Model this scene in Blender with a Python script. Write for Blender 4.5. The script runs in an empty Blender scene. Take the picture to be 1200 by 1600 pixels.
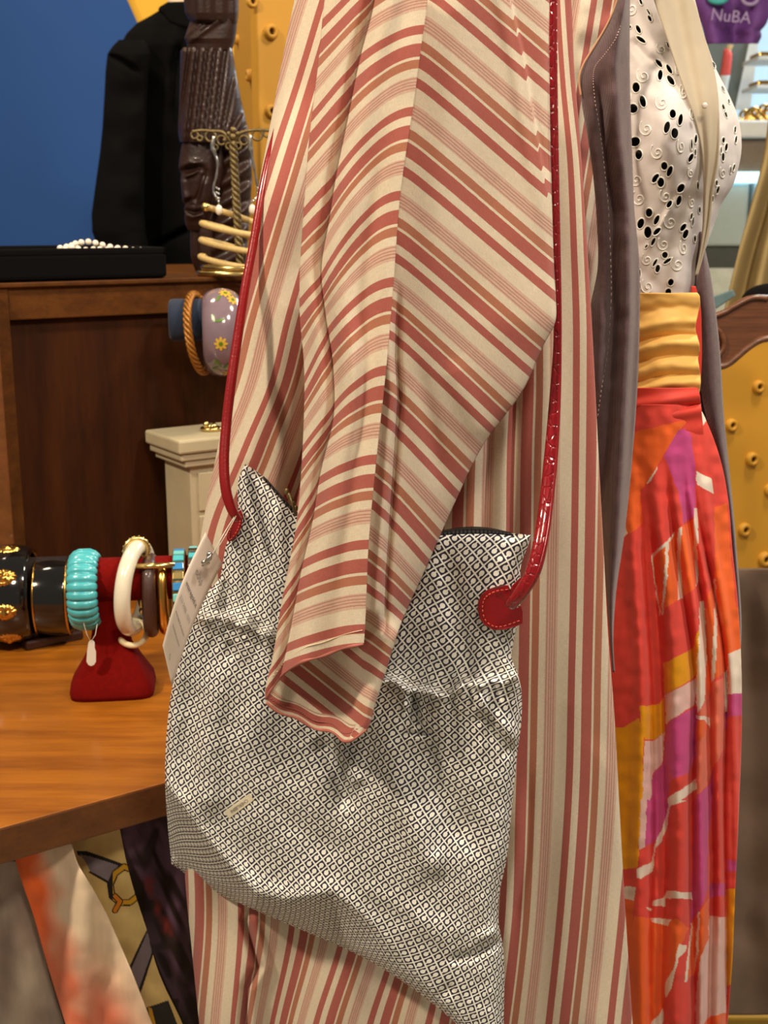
import bpy, math, random
import numpy as np
from mathutils import Vector
from math import sin, cos, pi, radians

random.seed(7)
C = bpy.context.scene.collection
# ------------------------------------------------------------------ camera, world, lamps, exposure
FPX = 1900.0
PITCH = radians(13.5)
CAMZ = 1.40
camd = bpy.data.cameras.new('camera')
cam = bpy.data.objects.new('camera', camd)
C.objects.link(cam)
cam.location = (0, 0, CAMZ)
cam.rotation_euler = (pi / 2 - PITCH, 0, 0)
camd.sensor_fit = 'HORIZONTAL'
camd.sensor_width = 36.0
camd.lens = 36.0 * FPX / 1200.0
camd.clip_start = 0.05
camd.dof.use_dof = True
camd.dof.focus_distance = 0.88
camd.dof.aperture_fstop = 20.0
bpy.context.scene.camera = cam

world = bpy.data.worlds.new('world')
bpy.context.scene.world = world
world.use_nodes = True
world.node_tree.nodes['Background'].inputs[0].default_value = (1.0, 0.88, 0.74, 1)
world.node_tree.nodes['Background'].inputs[1].default_value = 0.20

def area(name, loc, target, size, power, color):
    l = bpy.data.lights.new(name, 'AREA')
    l.shape = 'DISK'
    l.size = size
    l.energy = power
    l.color = color
    o = bpy.data.objects.new(name, l)
    C.objects.link(o)
    o.location = loc
    d = Vector(target) - Vector(loc)
    o.rotation_euler = d.to_track_quat('-Z', 'Y').to_euler()
    return o
WARM = (1.0, 0.84, 0.64)
area('ceiling_spot_left', (-1.25, 0.05, 2.75), (-0.05, 0.95, 1.15), 0.16, 42, WARM)
area('ceiling_spot_front', (0.35, -0.35, 2.7), (0.1, 0.9, 1.1), 0.30, 20, WARM)
area('ceiling_spot_right', (0.95, 0.35, 2.75), (0.3, 1.05, 1.15), 0.22, 21, (1.0, 0.92, 0.84))
area('ceiling_spot_back', (-0.9, 1.9, 2.9), (-0.7, 3.3, 1.5), 0.3, 20, (1.0, 0.82, 0.6))
area('ceiling_spot_screen', (0.9, 1.5, 2.8), (0.8, 2.2, 1.1), 0.3, 26, (1.0, 0.82, 0.6))
area('shop_ceiling_panel', (2.6, 5.2, 3.3), (2.4, 5.2, 0.5), 1.8, 160, (0.88, 0.95, 1.0))

vs = bpy.context.scene.view_settings
vs.view_transform = 'Standard'
vs.look = 'None'
vs.gamma = 1
vs.use_curve_mapping = False
vs.exposure = 0.0

# ------------------------------------------------------------------ view geometry helpers
FW = np.array([0, cos(PITCH), -sin(PITCH)])
UP = np.array([0, sin(PITCH), cos(PITCH)])
RT = np.array([1.0, 0, 0])
O = np.array([0, 0, CAMZ])

def ray(px, py):
    px = np.asarray(px, float)[..., None]
    py = np.asarray(py, float)[..., None]
    return FW + RT * (px - 600) / FPX + UP * (800 - py) / FPX

def P(px, py, Y):
    d = ray(px, py)
    k = np.asarray(Y, float) / d[..., 1]
    return O + d * k[..., None]

def V(px, py, Y):
    return Vector(P(px, py, Y))

def PZ(px, py, z):
    d = ray(px, py)
    return Vector(O + d * ((z - CAMZ) / d[2]))

def PPL(px, py, pt, nrm):
    d = ray(px, py)
    n = np.array(nrm)
    return Vector(O + d * (np.dot(np.array(pt) - O, n) / np.dot(d, n)))

def S(Y):                      # metres per photo pixel at depth Y
    return Y / cos(PITCH) / FPX * 1.0

def sm(a, b, x):
    t = np.clip((x - a) / (b - a), 0, 1)
    return t * t * (3 - 2 * t)

def lerpc(tab):
    """smooth (Catmull-Rom) 1-D function from (t, v) pairs"""
    ts = np.array([p[0] for p in tab], float)
    vsx = np.array([p[1] for p in tab], float)
    m = np.gradient(vsx, ts)
    def f(t):
        t = np.asarray(t, float)
        i = np.clip(np.searchsorted(ts, t) - 1, 0, len(ts) - 2)
        h = ts[i + 1] - ts[i]
        u = np.clip((t - ts[i]) / h, -0.5, 1.5)
        u2, u3 = u * u, u * u * u
        return ((2 * u3 - 3 * u2 + 1) * vsx[i] + (u3 - 2 * u2 + u) * h * m[i]
                + (-2 * u3 + 3 * u2) * vsx[i + 1] + (u3 - u2) * h * m[i + 1])
    return f

def lerp(tab):
    ts = [p[0] for p in tab]
    vv = [p[1] for p in tab]
    return lambda t: np.interp(t, ts, vv)

def pdist(x, y, pl):
    """distance to a polyline, and the fraction along it"""
    best = np.full(np.shape(x), 1e9)
    fr = np.zeros(np.shape(x))
    n = len(pl) - 1
    for i in range(n):
        ax, ay = pl[i]
        bx, by = pl[i + 1]
        dx, dy = bx - ax, by - ay
        t = np.clip(((x - ax) * dx + (y - ay) * dy) / (dx * dx + dy * dy), 0, 1)
        d = np.hypot(x - ax - t * dx, y - ay - t * dy)
        m = d < best
        best = np.where(m, d, best)
        fr = np.where(m, (i + t) / n, fr)
    return best, fr

def ridge(x, y, pl, w, amp, taper=True):
    d, f = pdist(x, y, pl)
    a = amp * np.exp(-(d / w) ** 2)
    if taper:
        a = a * np.clip(np.minimum(f, 1 - f) * 5 + 0.15, 0, 1)
    return a

_rs = np.random.RandomState(5)
_tab = _rs.rand(64, 64)
def noise(x, y, s, seed=0):
    x = np.asarray(x, float) / s + seed * 13.7
    y = np.asarray(y, float) / s + seed * 7.3
    xi, yi = np.floor(x).astype(int), np.floor(y).astype(int)
    fx, fy = x - xi, y - yi
    fx, fy = fx * fx * (3 - 2 * fx), fy * fy * (3 - 2 * fy)
    g = lambda a, b: _tab[a % 64, b % 64]
    return ((g(xi, yi) * (1 - fx) + g(xi + 1, yi) * fx) * (1 - fy)
            + (g(xi, yi + 1) * (1 - fx) + g(xi + 1, yi + 1) * fx) * fy) * 2 - 1

# ------------------------------------------------------------------ object helpers
def tag(o, label, cat, group=None, kind=None):
    o['label'] = label
    o['category'] = cat
    if group:
        o['group'] = group
    if kind:
        o['kind'] = kind
    return o

def thing(name, label, cat, loc=(0, 0, 0), group=None):
    o = bpy.data.objects.new(name, None)
    C.objects.link(o)
    o.location = loc
    o.empty_display_size = 0.02
    return tag(o, label, cat, group)

def link(name, me, mat, parent=None, label=None):
    o = bpy.data.objects.new(name, me)
    C.objects.link(o)
    if mat is not None:
        me.materials.append(mat)
    if parent is not None:
        o.parent = parent
        wl = Vector(parent.location)
        p = parent.parent
        while p is not None:
            wl += Vector(p.location)
            p = p.parent
        o.matrix_parent_inverse.identity()
        o.location = -wl
    if label:
        o['label'] = label
    return o

def smooth(me, on=True):
    me.polygons.foreach_set('use_smooth', [on] * len(me.polygons))

def gridmesh(name, pts, mat, parent=None, uv=None, col=None, thick=0.0, cull=None, label=None, closed_u=False):
    """pts: (rows, cols, 3)"""
    r, c = pts.shape[:2]
    idx = np.arange(r * c).reshape(r, c)
    if closed_u:
        idx = np.concatenate([idx, idx[:, :1]], 1)
    q = np.stack([idx[:-1, :-1], idx[1:, :-1], idx[1:, 1:], idx[:-1, 1:]], -1).reshape(-1, 4)
    if cull is not None:
        q = q[~cull.reshape(-1)]
    me = bpy.data.meshes.new(name)
    n = len(q)
    me.vertices.add(r * c)
    me.vertices.foreach_set('co', np.ascontiguousarray(pts, dtype=np.float32).reshape(-1))
    me.loops.add(n * 4)
    me.loops.foreach_set('vertex_index', q.reshape(-1).astype(np.int32))
    me.polygons.add(n)
    me.polygons.foreach_set('loop_start', np.arange(0, n * 4, 4, dtype=np.int32))
    me.polygons.foreach_set('loop_total', np.full(n, 4, dtype=np.int32))
    me.update(calc_edges=True)
    if uv is not None:
        l = me.uv_layers.new(name='UVMap')
        u = np.asarray(uv, float).reshape(-1, 2)[q.reshape(-1)]
        l.data.foreach_set('uv', u.astype(np.float32).reshape(-1))
    if col is not None:
        a = me.color_attributes.new(name='Col', type='FLOAT_COLOR', domain='POINT')
        cc = np.ones((r * c, 4), dtype=np.float32)
        cc[:, :3] = np.asarray(col, float).reshape(-1, 3)
        a.data.foreach_set('color', cc.reshape(-1))
    smooth(me)
    me.validate()
    o = link(name, me, mat, parent, label)
    if thick:
        m = o.modifiers.new('thickness', 'SOLIDIFY')
        m.thickness = thick
        m.offset = 0
    return o

class MB:
    def __init__(self):
        self.v = []
        self.f = []
        self.sm = []
    def add(self, vv, ff, s=True):
        b = len(self.v)
        self.v += [tuple(p) for p in vv]
        self.f += [tuple(b + i for i in f) for f in ff]
        self.sm += [s] * len(ff)
        return self
    def box(self, o, a, b, c):
        """corner o and three edge vectors"""
        o, a, b, c = Vector(o), Vector(a), Vector(b), Vector(c)
        vv = [o, o + a, o + a + b, o + b, o + c, o + a + c, o + a + b + c, o + b + c]
        return self.add(vv, [(0, 3, 2, 1), (4, 5, 6, 7), (0, 1, 5, 4), (1, 2, 6, 5), (2, 3, 7, 6), (3, 0, 4, 7)], False)
    def tube(self, pts, r, n=10, closed=False, flat=1.0, flatdir=None, twist=0.0):
        pts = [Vector(p) for p in pts]
        m = len(pts)
        rr = r if hasattr(r, '__len__') else [r] * m
        vv, ff = [], []
        up = None
        for i, p in enumerate(pts):
            if closed:
                t = (pts[(i + 1) % m] - pts[i - 1])
            else:
                t = pts[min(i + 1, m - 1)] - pts[max(i - 1, 0)]
            if t.length < 1e-9:
                t = Vector((0, 0, 1))
            t.normalize()
            if flatdir is not None:
                a = Vector(flatdir) - t * Vector(flatdir).dot(t)
            elif up is None:
                a = Vector((0, 0, 1)) if abs(t.z) < 0.9 else Vector((1, 0, 0))
                a = a - t * a.dot(t)
            else:
                a = up - t * up.dot(t)
            a.normalize()
            up = a
            b = t.cross(a)
            for k in range(n):
                th = 2 * pi * k / n + twist * i
                vv.append(p + a * (cos(th) * rr[i] * flat) + b * (sin(th) * rr[i]))
        for i in range(m if closed else m - 1):
            j = (i + 1) % m
            for k in range(n):
                l = (k + 1) % n
                ff.append((i * n + k, i * n + l, j * n + l, j * n + k))
        if not closed:
            ff.append(tuple(range(n - 1, -1, -1)))
            ff.append(tuple((m - 1) * n + k for k in range(n)))
        return self.add(vv, ff)
    def sphere(self, c, r, n=12, m=8, sc=(1, 1, 1)):
        c = Vector(c)
        vv = [c + Vector((0, 0, r * sc[2]))]
        for i in range(1, m):
            ph = pi * i / m
            for k in range(n):
                th = 2 * pi * k / n
                vv.append(c + Vector((sin(ph) * cos(th) * r * sc[0], sin(ph) * sin(th) * r * sc[1], cos(ph) * r * sc[2])))
        vv.append(c - Vector((0, 0, r * sc[2])))
        ff = [(0, 1 + k, 1 + (k + 1) % n) for k in range(n)]
        for i in range(m - 2):
            for k in range(n):
                a = 1 + i * n + k
                b = 1 + i * n + (k + 1) % n
                ff.append((a, a + n, b + n, b))
        l = len(vv) - 1
        ff += [(l, l - n + (k + 1) % n, l - n + k) for k in range(n)]
        return self.add(vv, ff)
    def lathe(self, prof, org, ax, e1, e2, n=48, sc=(1, 1)):
        """profile (axial, radius) about the axis ax through org; closed loop profile if first == last"""
        org, ax, e1, e2 = Vector(org), Vector(ax), Vector(e1), Vector(e2)
        m = len(prof)
        vv, ff = [], []
        for (a, r) in prof:
            for k in range(n):
                th = 2 * pi * k / n
                vv.append(org + ax * a + e1 * (cos(th) * r * sc[0]) + e2 * (sin(th) * r * sc[1]))
        for i in range(m - 1):
            for k in range(n):
                l = (k + 1) % n
                ff.append((i * n + k, (i + 1) * n + k, (i + 1) * n + l, i * n + l))
        return self.add(vv, ff)
    def plate(self, front, back):
        n = len(front)
        vv = list(front) + list(back)
        ff = [tuple(range(n)), tuple(range(2 * n - 1, n - 1, -1))]
        ff += [(i, n + i, n + (i + 1) % n, (i + 1) % n) for i in range(n)]
        return self.add(vv, ff, False)
    def build(self, name, mat, parent=None, label=None, bevel=0.0, seg=2):
        me = bpy.data.meshes.new(name)
        me.from_pydata(self.v, [], self.f)
        me.polygons.foreach_set('use_smooth', self.sm)
        me.validate()
        me.update()
        o = link(name, me, mat, parent, label)
        if bevel:
            b = o.modifiers.new('bevel', 'BEVEL')
            b.width = bevel
            b.segments = seg
            b.limit_method = 'ANGLE'
        return o

def crv(pts, n=40):
    """smooth curve through points"""
    pts = [np.array(p, float) for p in pts]
    k = len(pts)
    tt = np.linspace(0, k - 1, n)
    fs = [lerpc([(i, p[d]) for i, p in enumerate(pts)]) for d in range(len(pts[0]))]
    return np.stack([f(tt) for f in fs], -1)

# ------------------------------------------------------------------ materials
def srgb(r, g, b):
    f = lambda c: ((c / 255 + 0.055) / 1.055) ** 2.4 if c > 10 else c / 255 / 12.92
    return (f(r), f(g), f(b), 1)

class Mat:
    def __init__(self, name, col=(200, 200, 200), rough=0.6, metal=0.0, spec=0.5, sheen=0.0, coat=0.0):
        self.m = bpy.data.materials.new(name)
        self.m.use_nodes = True
        self.t = self.m.node_tree
        self.b = self.t.nodes['Principled BSDF']
        self.b.inputs['Base Color'].default_value = srgb(*col)
        self.b.inputs['Roughness'].default_value = rough
        self.b.inputs['Metallic'].default_value = metal
        self.b.inputs['Specular IOR Level'].default_value = spec
        self.b.inputs['Sheen Weight'].default_value = sheen
        self.b.inputs['Coat Weight'].default_value = coat
        self.b.inputs['Coat Roughness'].default_value = 0.1
    def n(self, typ, **kw):
        nd = self.t.nodes.new(typ)
        for k, v in kw.items():
            setattr(nd, k, v)
        return nd
    def l(self, a, b):
        self.t.links.new(a, b)
    def math(self, op, a, b=None, c=None):
        nd = self.n('ShaderNodeMath', operation=op)
        for i, x in enumerate((a, b, c)):
            if x is None:
                continue
            if isinstance(x, (int, float)):
                nd.inputs[i].default_value = x
            else:
                self.l(x, nd.inputs[i])
        return nd.outputs[0]
    def mix(self, fac, a, b, blend='MIX'):
        nd = self.n('ShaderNodeMix', data_type='RGBA', blend_type=blend)
        for inp, x in ((nd.inputs[0], fac), (nd.inputs[6], a), (nd.inputs[7], b)):
            if isinstance(x, (int, float)):
                inp.default_value = x
            elif isinstance(x, tuple):
                inp.default_value = x
            else:
                self.l(x, inp)
        return nd.outputs[2]
    def bump(self, h, dist=0.001, strength=1.0):
        nd = self.n('ShaderNodeBump')
        nd.inputs['Strength'].default_value = strength
        nd.inputs['Distance'].default_value = dist
        self.l(h, nd.inputs['Height'])
        self.l(nd.outputs[0], self.b.inputs['Normal'])
    def noise(self, scale, detail=4, vec=None, rough=0.55):
        nd = self.n('ShaderNodeTexNoise')
        nd.inputs['Scale'].default_value = scale
        nd.inputs['Detail'].default_value = detail
        nd.inputs['Roughness'].default_value = rough
        if vec is not None:
            self.l(vec, nd.inputs['Vector'])
        return nd.outputs[0]
    def obj(self, sc=(1, 1, 1), rot=(0, 0, 0)):
        g = self.n('ShaderNodeNewGeometry')
        mp = self.n('ShaderNodeMapping')
        mp.inputs['Scale'].default_value = sc
        mp.inputs['Rotation'].default_value = rot
        self.l(g.outputs['Position'], mp.inputs['Vector'])
        return mp.outputs[0]
    def uv(self):
        return self.n('ShaderNodeUVMap').outputs[0]
    def ramp(self, fac, stops, interp='LINEAR'):
        nd = self.n('ShaderNodeValToRGB')
        nd.color_ramp.interpolation = interp
        e = nd.color_ramp.elements
        e[0].position, e[0].color = stops[0][0], stops[0][1]
        e[1].position, e[1].color = stops[1][0], stops[1][1]
        for p, c in stops[2:]:
            x = e.new(p)
            x.color = c
        self.l(fac, nd.inputs[0])
        return nd.outputs[0]
    def color(self, sock):
        self.l(sock, self.b.inputs['Base Color'])

def plain(name, col, rough=0.6, metal=0.0, var=0.12, scale=40, bump=0.0, **kw):
    m = Mat(name, col, rough, metal, **kw)
    nz = m.noise(scale, 4, m.obj())
    c0 = srgb(*[c * (1 - var) for c in col])
    c1 = srgb(*[min(255, c * (1 + var)) for c in col])
    m.color(m.mix(nz, c0, c1))
    if bump:
        m.bump(m.noise(scale * 4, 3, m.obj()), bump)
    return m.m

def wood(name, dark, light, axis_rot=0.0, sc=(1.2, 14, 14), rough=0.45, coat=0.15):
    m = Mat(name, light, rough, coat=coat, spec=0.15 if coat == 0 else 0.5)
    v = m.obj(sc, (0, 0, axis_rot))
    n1 = m.noise(3.0, 8, v, 0.6)
    n2 = m.noise(14.0, 4, v, 0.7)
    f = m.math('ADD', m.math('MULTIPLY', n1, 0.7), m.math('MULTIPLY', n2, 0.3))
    c = m.ramp(f, [(0.3, srgb(*dark)), (0.68, srgb(*light))])
    m.color(c)
    m.bump(n2, 0.0004, 0.5)
    return m.m

def striped():
    CR = srgb(238, 222, 196)
    RA = srgb(188, 104, 92)
    TN = srgb(192, 124, 96)
    PK = srgb(226, 192, 170)
    PL = srgb(204, 148, 130)
    m = Mat('striped_linen', (220, 200, 170), 0.85, spec=0.2, sheen=0.15)
    uv = m.uv()
    sep = m.n('ShaderNodeSeparateXYZ')
    m.l(uv, sep.inputs[0])
    u, v = sep.outputs[0], sep.outputs[1]
    # frayed stripe edge: weft threads step over the line
    mp = m.n('ShaderNodeMapping')
    mp.inputs['Scale'].default_value = (12, 150, 1)
    m.l(uv, mp.inputs['Vector'])
    e = m.noise(1.0, 2, mp.outputs[0])
    uj = m.math('ADD', u, m.math('MULTIPLY', m.math('SUBTRACT', e, 0.5), 0.012))
    f = m.math('FRACT', uj)
    st = [(0, RA), (0.11, CR), (0.22, RA), (0.385, CR), (0.42, TN), (0.53, CR), (0.63, PK), (0.648, PL), (0.663, PK),
          (0.69, PL), (0.705, PK), (0.725, PL), (0.74, PK), (0.765, PL), (0.78, PK), (0.815, CR)]
    base = m.ramp(f, st, 'CONSTANT')
    # heather of the yarns
    mp2 = m.n('ShaderNodeMapping')
    mp2.inputs['Scale'].default_value = (160, 12, 1)
    m.l(uv, mp2.inputs['Vector'])
    h1 = m.noise(1.0, 3, mp2.outputs[0])
    mp3 = m.n('ShaderNodeMapping')
    mp3.inputs['Scale'].default_value = (12, 170, 1)
    m.l(uv, mp3.inputs['Vector'])
    h2 = m.noise(1.0, 3, mp3.outputs[0])
    h = m.math('MULTIPLY', m.math('ADD', h1, h2), 0.5)
    hc = m.ramp(h, [(0.3, (0.80, 0.80, 0.80, 1)), (0.7, (1.16, 1.16, 1.16, 1))])
    m.color(m.mix(1.0, base, hc, 'MULTIPLY'))
    w1 = m.math('SINE', m.math('MULTIPLY', u, 2 * pi * 75))
    w2 = m.math('SINE', m.math('MULTIPLY', v, 2 * pi * 75))
    hh = m.math('ADD', m.math('MULTIPLY', w1, w2), m.math('MULTIPLY', h, 3.0))
    m.bump(hh, 0.00012, 0.7)
    # thin linen lets a little light through
    tr = m.n('ShaderNodeBsdfTranslucent')
    m.l(m.mix(1.0, base, hc, 'MULTIPLY'), tr.inputs['Color'])
    mx = m.n('ShaderNodeMixShader')
    mx.inputs[0].default_value = 0.15
    out = m.t.nodes['Material Output']
    m.l(m.b.outputs[0], mx.inputs[1])
    m.l(tr.outputs[0], mx.inputs[2])
    m.l(mx.outputs[0], out.inputs['Surface'])
    return m.m

def bag_fabric():
    m = Mat('logo_nylon', (200, 195, 180), 0.42, spec=0.45)
    CR = srgb(240, 238, 228)
    NV = srgb(42, 39, 56)
    uv = m.uv()
    sep = m.n('ShaderNodeSeparateXYZ')
    m.l(uv, sep.inputs[0])
    u, v = sep.outputs[0], sep.outputs[1]
    fu, fv = m.math('FRACT', u), m.math('FRACT', v)
    par = m.math('GREATER_THAN', m.math('FRACT', m.math('MULTIPLY', v, 0.5)), 0.5)
    # flip alternate rows
    sg = m.math('SUBTRACT', 1.0, m.math('MULTIPLY', par, 2.0))
    x = m.math('MULTIPLY', m.math('SUBTRACT', fu, 0.5), sg)
    y = m.math('MULTIPLY', m.math('SUBTRACT', fv, 0.5), sg)
    ax, ay = m.math('ABSOLUTE', x), m.math('ABSOLUTE', y)
    ins = m.math('LESS_THAN', m.math('MAXIMUM', ax, ay), 0.42)
    r = m.math('SQRT', m.math('ADD', m.math('MULTIPLY', x, x), m.math('MULTIPLY', y, y)))
    disc = m.math('LESS_THAN', r, 0.27)
    notch = m.math('MULTIPLY', m.math('GREATER_THAN', x, 0.1),
                   m.math('LESS_THAN', m.math('ABSOLUTE', m.math('ADD', y, 0.10)), 0.075))
    cream = m.math('MAXIMUM', disc, notch)
    dark = m.math('MULTIPLY', ins, m.math('SUBTRACT', 1.0, cream))
    m.color(m.mix(dark, CR, NV))
    m.bump(m.noise(900, 2, m.obj()), 0.00008, 0.6)
    return m.m

def vcol(name, rough=0.85, sheen=0.1, bump=0.00015, scale=700, streak=None):
    m = Mat(name, (200, 200, 200), rough, spec=0.2, sheen=sheen)
    a = m.n('ShaderNodeAttribute')
    a.attribute_name = 'Col'
    nz = m.noise(60, 4, m.obj(streak or (1, 1, 0.15)))
    c = m.ramp(nz, [(0.3, (0.86, 0.86, 0.86, 1)), (0.7, (1.1, 1.1, 1.1, 1))])
    m.color(m.mix(1.0, a.outputs['Color'], c, 'MULTIPLY'))
    m.bump(m.noise(scale, 2, m.obj()), bump, 0.6)
    return m.m

M = {}
M['stripe'] = striped()
M['bag'] = bag_fabric()
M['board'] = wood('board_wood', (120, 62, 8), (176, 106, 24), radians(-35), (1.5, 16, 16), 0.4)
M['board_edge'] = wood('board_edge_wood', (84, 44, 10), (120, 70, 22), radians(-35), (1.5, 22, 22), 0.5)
M['cab'] = wood('cabinet_wood', (34, 14, 2), (66, 31, 5), radians(-35), (12, 12, 1.5), 0.6, 0.0)
M['cabrail'] = wood('cabinet_rail_wood', (60, 31, 8), (98, 57, 18), radians(-35), (2.0, 16, 16), 0.55, 0.0)
M['red_leather'] = None
m = Mat('red_croc_leather', (150, 14, 24), 0.22, coat=0.5)
vor = m.n('ShaderNodeTexVoronoi', feature='DISTANCE_TO_EDGE')
vor.inputs['Scale'].default_value = 170
m.l(m.obj((1, 1, 0.8)), vor.inputs['Vector'])
e = m.math('MINIMUM', vor.outputs[0], 0.12)
m.bump(e, 0.006, 0.7)
m.color(m.mix(m.noise(200, 3, m.obj()), srgb(108, 4, 10), srgb(156, 16, 28)))
M['red_leather'] = m.m
M['red_stitch'] = plain('red_thread', (214, 84, 66), 0.7)
M['red_smooth'] = plain('red_smooth_leather', (134, 8, 14), 0.28, var=0.1, scale=120, bump=0.0002, coat=0.4)
M['black'] = plain('black_velvet', (9, 8, 8), 0.95, spec=0.1)
M['zip'] = plain('zipper_black', (14, 13, 16), 0.6, bump=0.0004, scale=300)
M['zipteeth'] = plain('zipper_teeth', (70, 66, 60), 0.4, metal=0.3)
M['gold'] = plain('gold_metal', (212, 168, 86), 0.22, metal=1.0, var=0.1)
M['palegold'] = plain('pale_gold_metal', (226, 200, 130), 0.22, metal=1.0)
M['silver'] = plain('silver_metal', (205, 200, 190), 0.22, metal=1.0)
M['bronze'] = plain('aged_bronze', (112, 96, 62), 0.45, metal=0.7, var=0.35, scale=300, bump=0.0003)
M['glossblack'] = plain('black_enamel', (10, 9, 8), 0.07, coat=1.0)
M['turq'] = plain('turquoise_stone', (74, 176, 184), 0.28, var=0.12, scale=90, coat=0.4)
M['blue1'] = plain('blue_stone', (50, 130, 190), 0.3, coat=0.3)
M['blue2'] = plain('aqua_stone', (120, 200, 196), 0.3, coat=0.3)
M['redvelvet'] = plain('red_velvet', (108, 5, 1), 0.95, spec=0.15, var=0.15, scale=200, bump=0.0002)
M['resin'] = plain('cream_resin', (226, 220, 196), 0.18, coat=0.6, var=0.05)
M['bone'] = plain('cream_bone', (222, 204, 160), 0.4)
M['brownleather'] = plain('brown_leather', (60, 33, 23), 0.35, var=0.25, scale=260, bump=0.0006, coat=0.3)
M['pearl'] = plain('pearl', (236, 224, 204), 0.2, coat=0.6, var=0.04)
M['darkwood'] = plain('dark_carved_wood', (42, 21, 13), 0.45, spec=0.35, var=0.25, scale=60, bump=0.0005, coat=0.2)
M['bluevelvet'] = plain('blue_velvet', (26, 38, 60), 0.9, sheen=0.1)
M['cord'] = plain('beige_cord', (206, 176, 112), 0.5, var=0.15, scale=400, bump=0.0006)
M['white_paint'] = plain('cream_painted_wood', (188, 175, 142), 0.5, var=0.06, scale=30)
M['card'] = plain('white_card', (234, 218, 202), 0.6, var=0.02)
M['ink'] = plain('grey_ink', (70, 60, 62), 0.7)
M['greyink'] = plain('pale_grey_ink', (160, 160, 158), 0.7)
M['clear'] = plain('clear_nylon', (220, 214, 200), 0.15, var=0.02)
M['yellow'] = plain('yellow_painted_panel', (192, 140, 40), 0.55, var=0.03, scale=6)
M['hole'] = plain('dark_hole', (60, 40, 14), 0.8)
M['blue_wall'] = plain('blue_wall_paint', (26, 74, 142), 0.8, var=0.04, scale=3)
M['yellow_wall'] = plain('yellow_wall_paint', (250, 190, 60), 0.8, var=0.03, scale=3)
M['blackcoat'] = plain('black_wool', (9, 9, 10), 0.95, var=0.2, scale=300, bump=0.0004, spec=0.1)
M['skin'] = plain('mannequin_cream', (224, 200, 170), 0.5)
M['form'] = plain('dress_form_dark', (14, 12, 18), 0.9)
m = Mat('mauve_grey_linen', (96, 74, 74), 0.9, spec=0.15, sheen=0.2)
v = m.obj()
wv = m.n('ShaderNodeTexWave', wave_type='BANDS', bands_direction='Z')
wv.inputs['Scale'].default_value = 280
m.l(v, wv.inputs['Vector'])
wx = m.n('ShaderNodeTexWave', wave_type='BANDS', bands_direction='X')
wx.inputs['Scale'].default_value = 280
m.l(v, wx.inputs['Vector'])
w = m.math('MULTIPLY', wv.outputs[1], wx.outputs[1])
m.color(m.mix(m.math('MULTIPLY', m.math('ADD', w, m.noise(150, 3, v)), 0.6), srgb(66, 48, 48), srgb(122, 98, 102)))
m.bump(w, 0.0003, 0.6)
M['mauve'] = m.m
M['thread'] = plain('pale_thread', (196, 168, 158), 0.8)
M['orangebind'] = plain('peach_binding', (196, 150, 118), 0.8)
m = Mat('white_cotton', (232, 224, 216), 0.85, spec=0.2, sheen=0.1)
m.color(m.mix(m.noise(90, 3, m.obj()), srgb(200, 192, 190), srgb(226, 219, 214)))
m.bump(m.noise(1200, 2, m.obj()), 0.0001, 0.5)
M['cotton'] = m.m
M['embroid'] = plain('white_embroidery', (244, 238, 222), 0.8, bump=0.0003, scale=500)
M['ecru'] = plain('ecru_facing', (184, 170, 146), 0.85, var=0.05, scale=60)
M['skirt'] = vcol('printed_silk')
M['scarf'] = vcol('scarf_silk', 0.55, 0.1, 0.0001, 300, (1, 1, 0.3))
M['suede'] = plain('brown_grey_suede', (116, 96, 80), 0.95, var=0.16, scale=14, bump=0.0004)
M['carved'] = wood('carved_rail_wood', (62, 36, 22), (126, 78, 50), 0, (1.5, 10, 30), 0.35)
M['curtain'] = plain('gold_curtain', (150, 130, 84), 0.8, var=0.1, scale=20)
M['shopwhite'] = plain('shop_white', (226, 234, 236), 0.5, var=0.03)
M['shopwall'] = plain('shop_wall', (176, 206, 222), 0.7, var=0.08, scale=4)
M['shopgrey'] = plain('shop_grey', (110, 124, 122), 0.6, var=0.1, scale=6)
M['purple'] = plain('purple_cloth', (100, 56, 128), 0.7, var=0.25, scale=8)
M['teal'] = plain('teal_print', (70, 170, 170), 0.7)
M['white_print'] = plain('white_print', (158, 140, 180), 0.7)
M['redcloth'] = plain('red_garment', (214, 84, 76), 0.7, var=0.1)
m = Mat('shop_glass', (210, 235, 235), 0.05)
m.b.inputs['Transmission Weight'].default_value = 0.85
m.b.inputs['IOR'].default_value = 1.1
M['glass'] = m.m
m = Mat('cold_lamp', (200, 240, 255), 0.5)
m.b.inputs['Emission Color'].default_value = (0.5, 0.85, 1.0, 1)
m.b.inputs['Emission Strength'].default_value = 1.6
M['lamp'] = m.m
M['floor'] = plain('floor_tile', (150, 140, 120), 0.4, var=0.08, scale=3)
M['red_silk'] = plain('red_silk', (214, 60, 44), 0.7, var=0.06)

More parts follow.
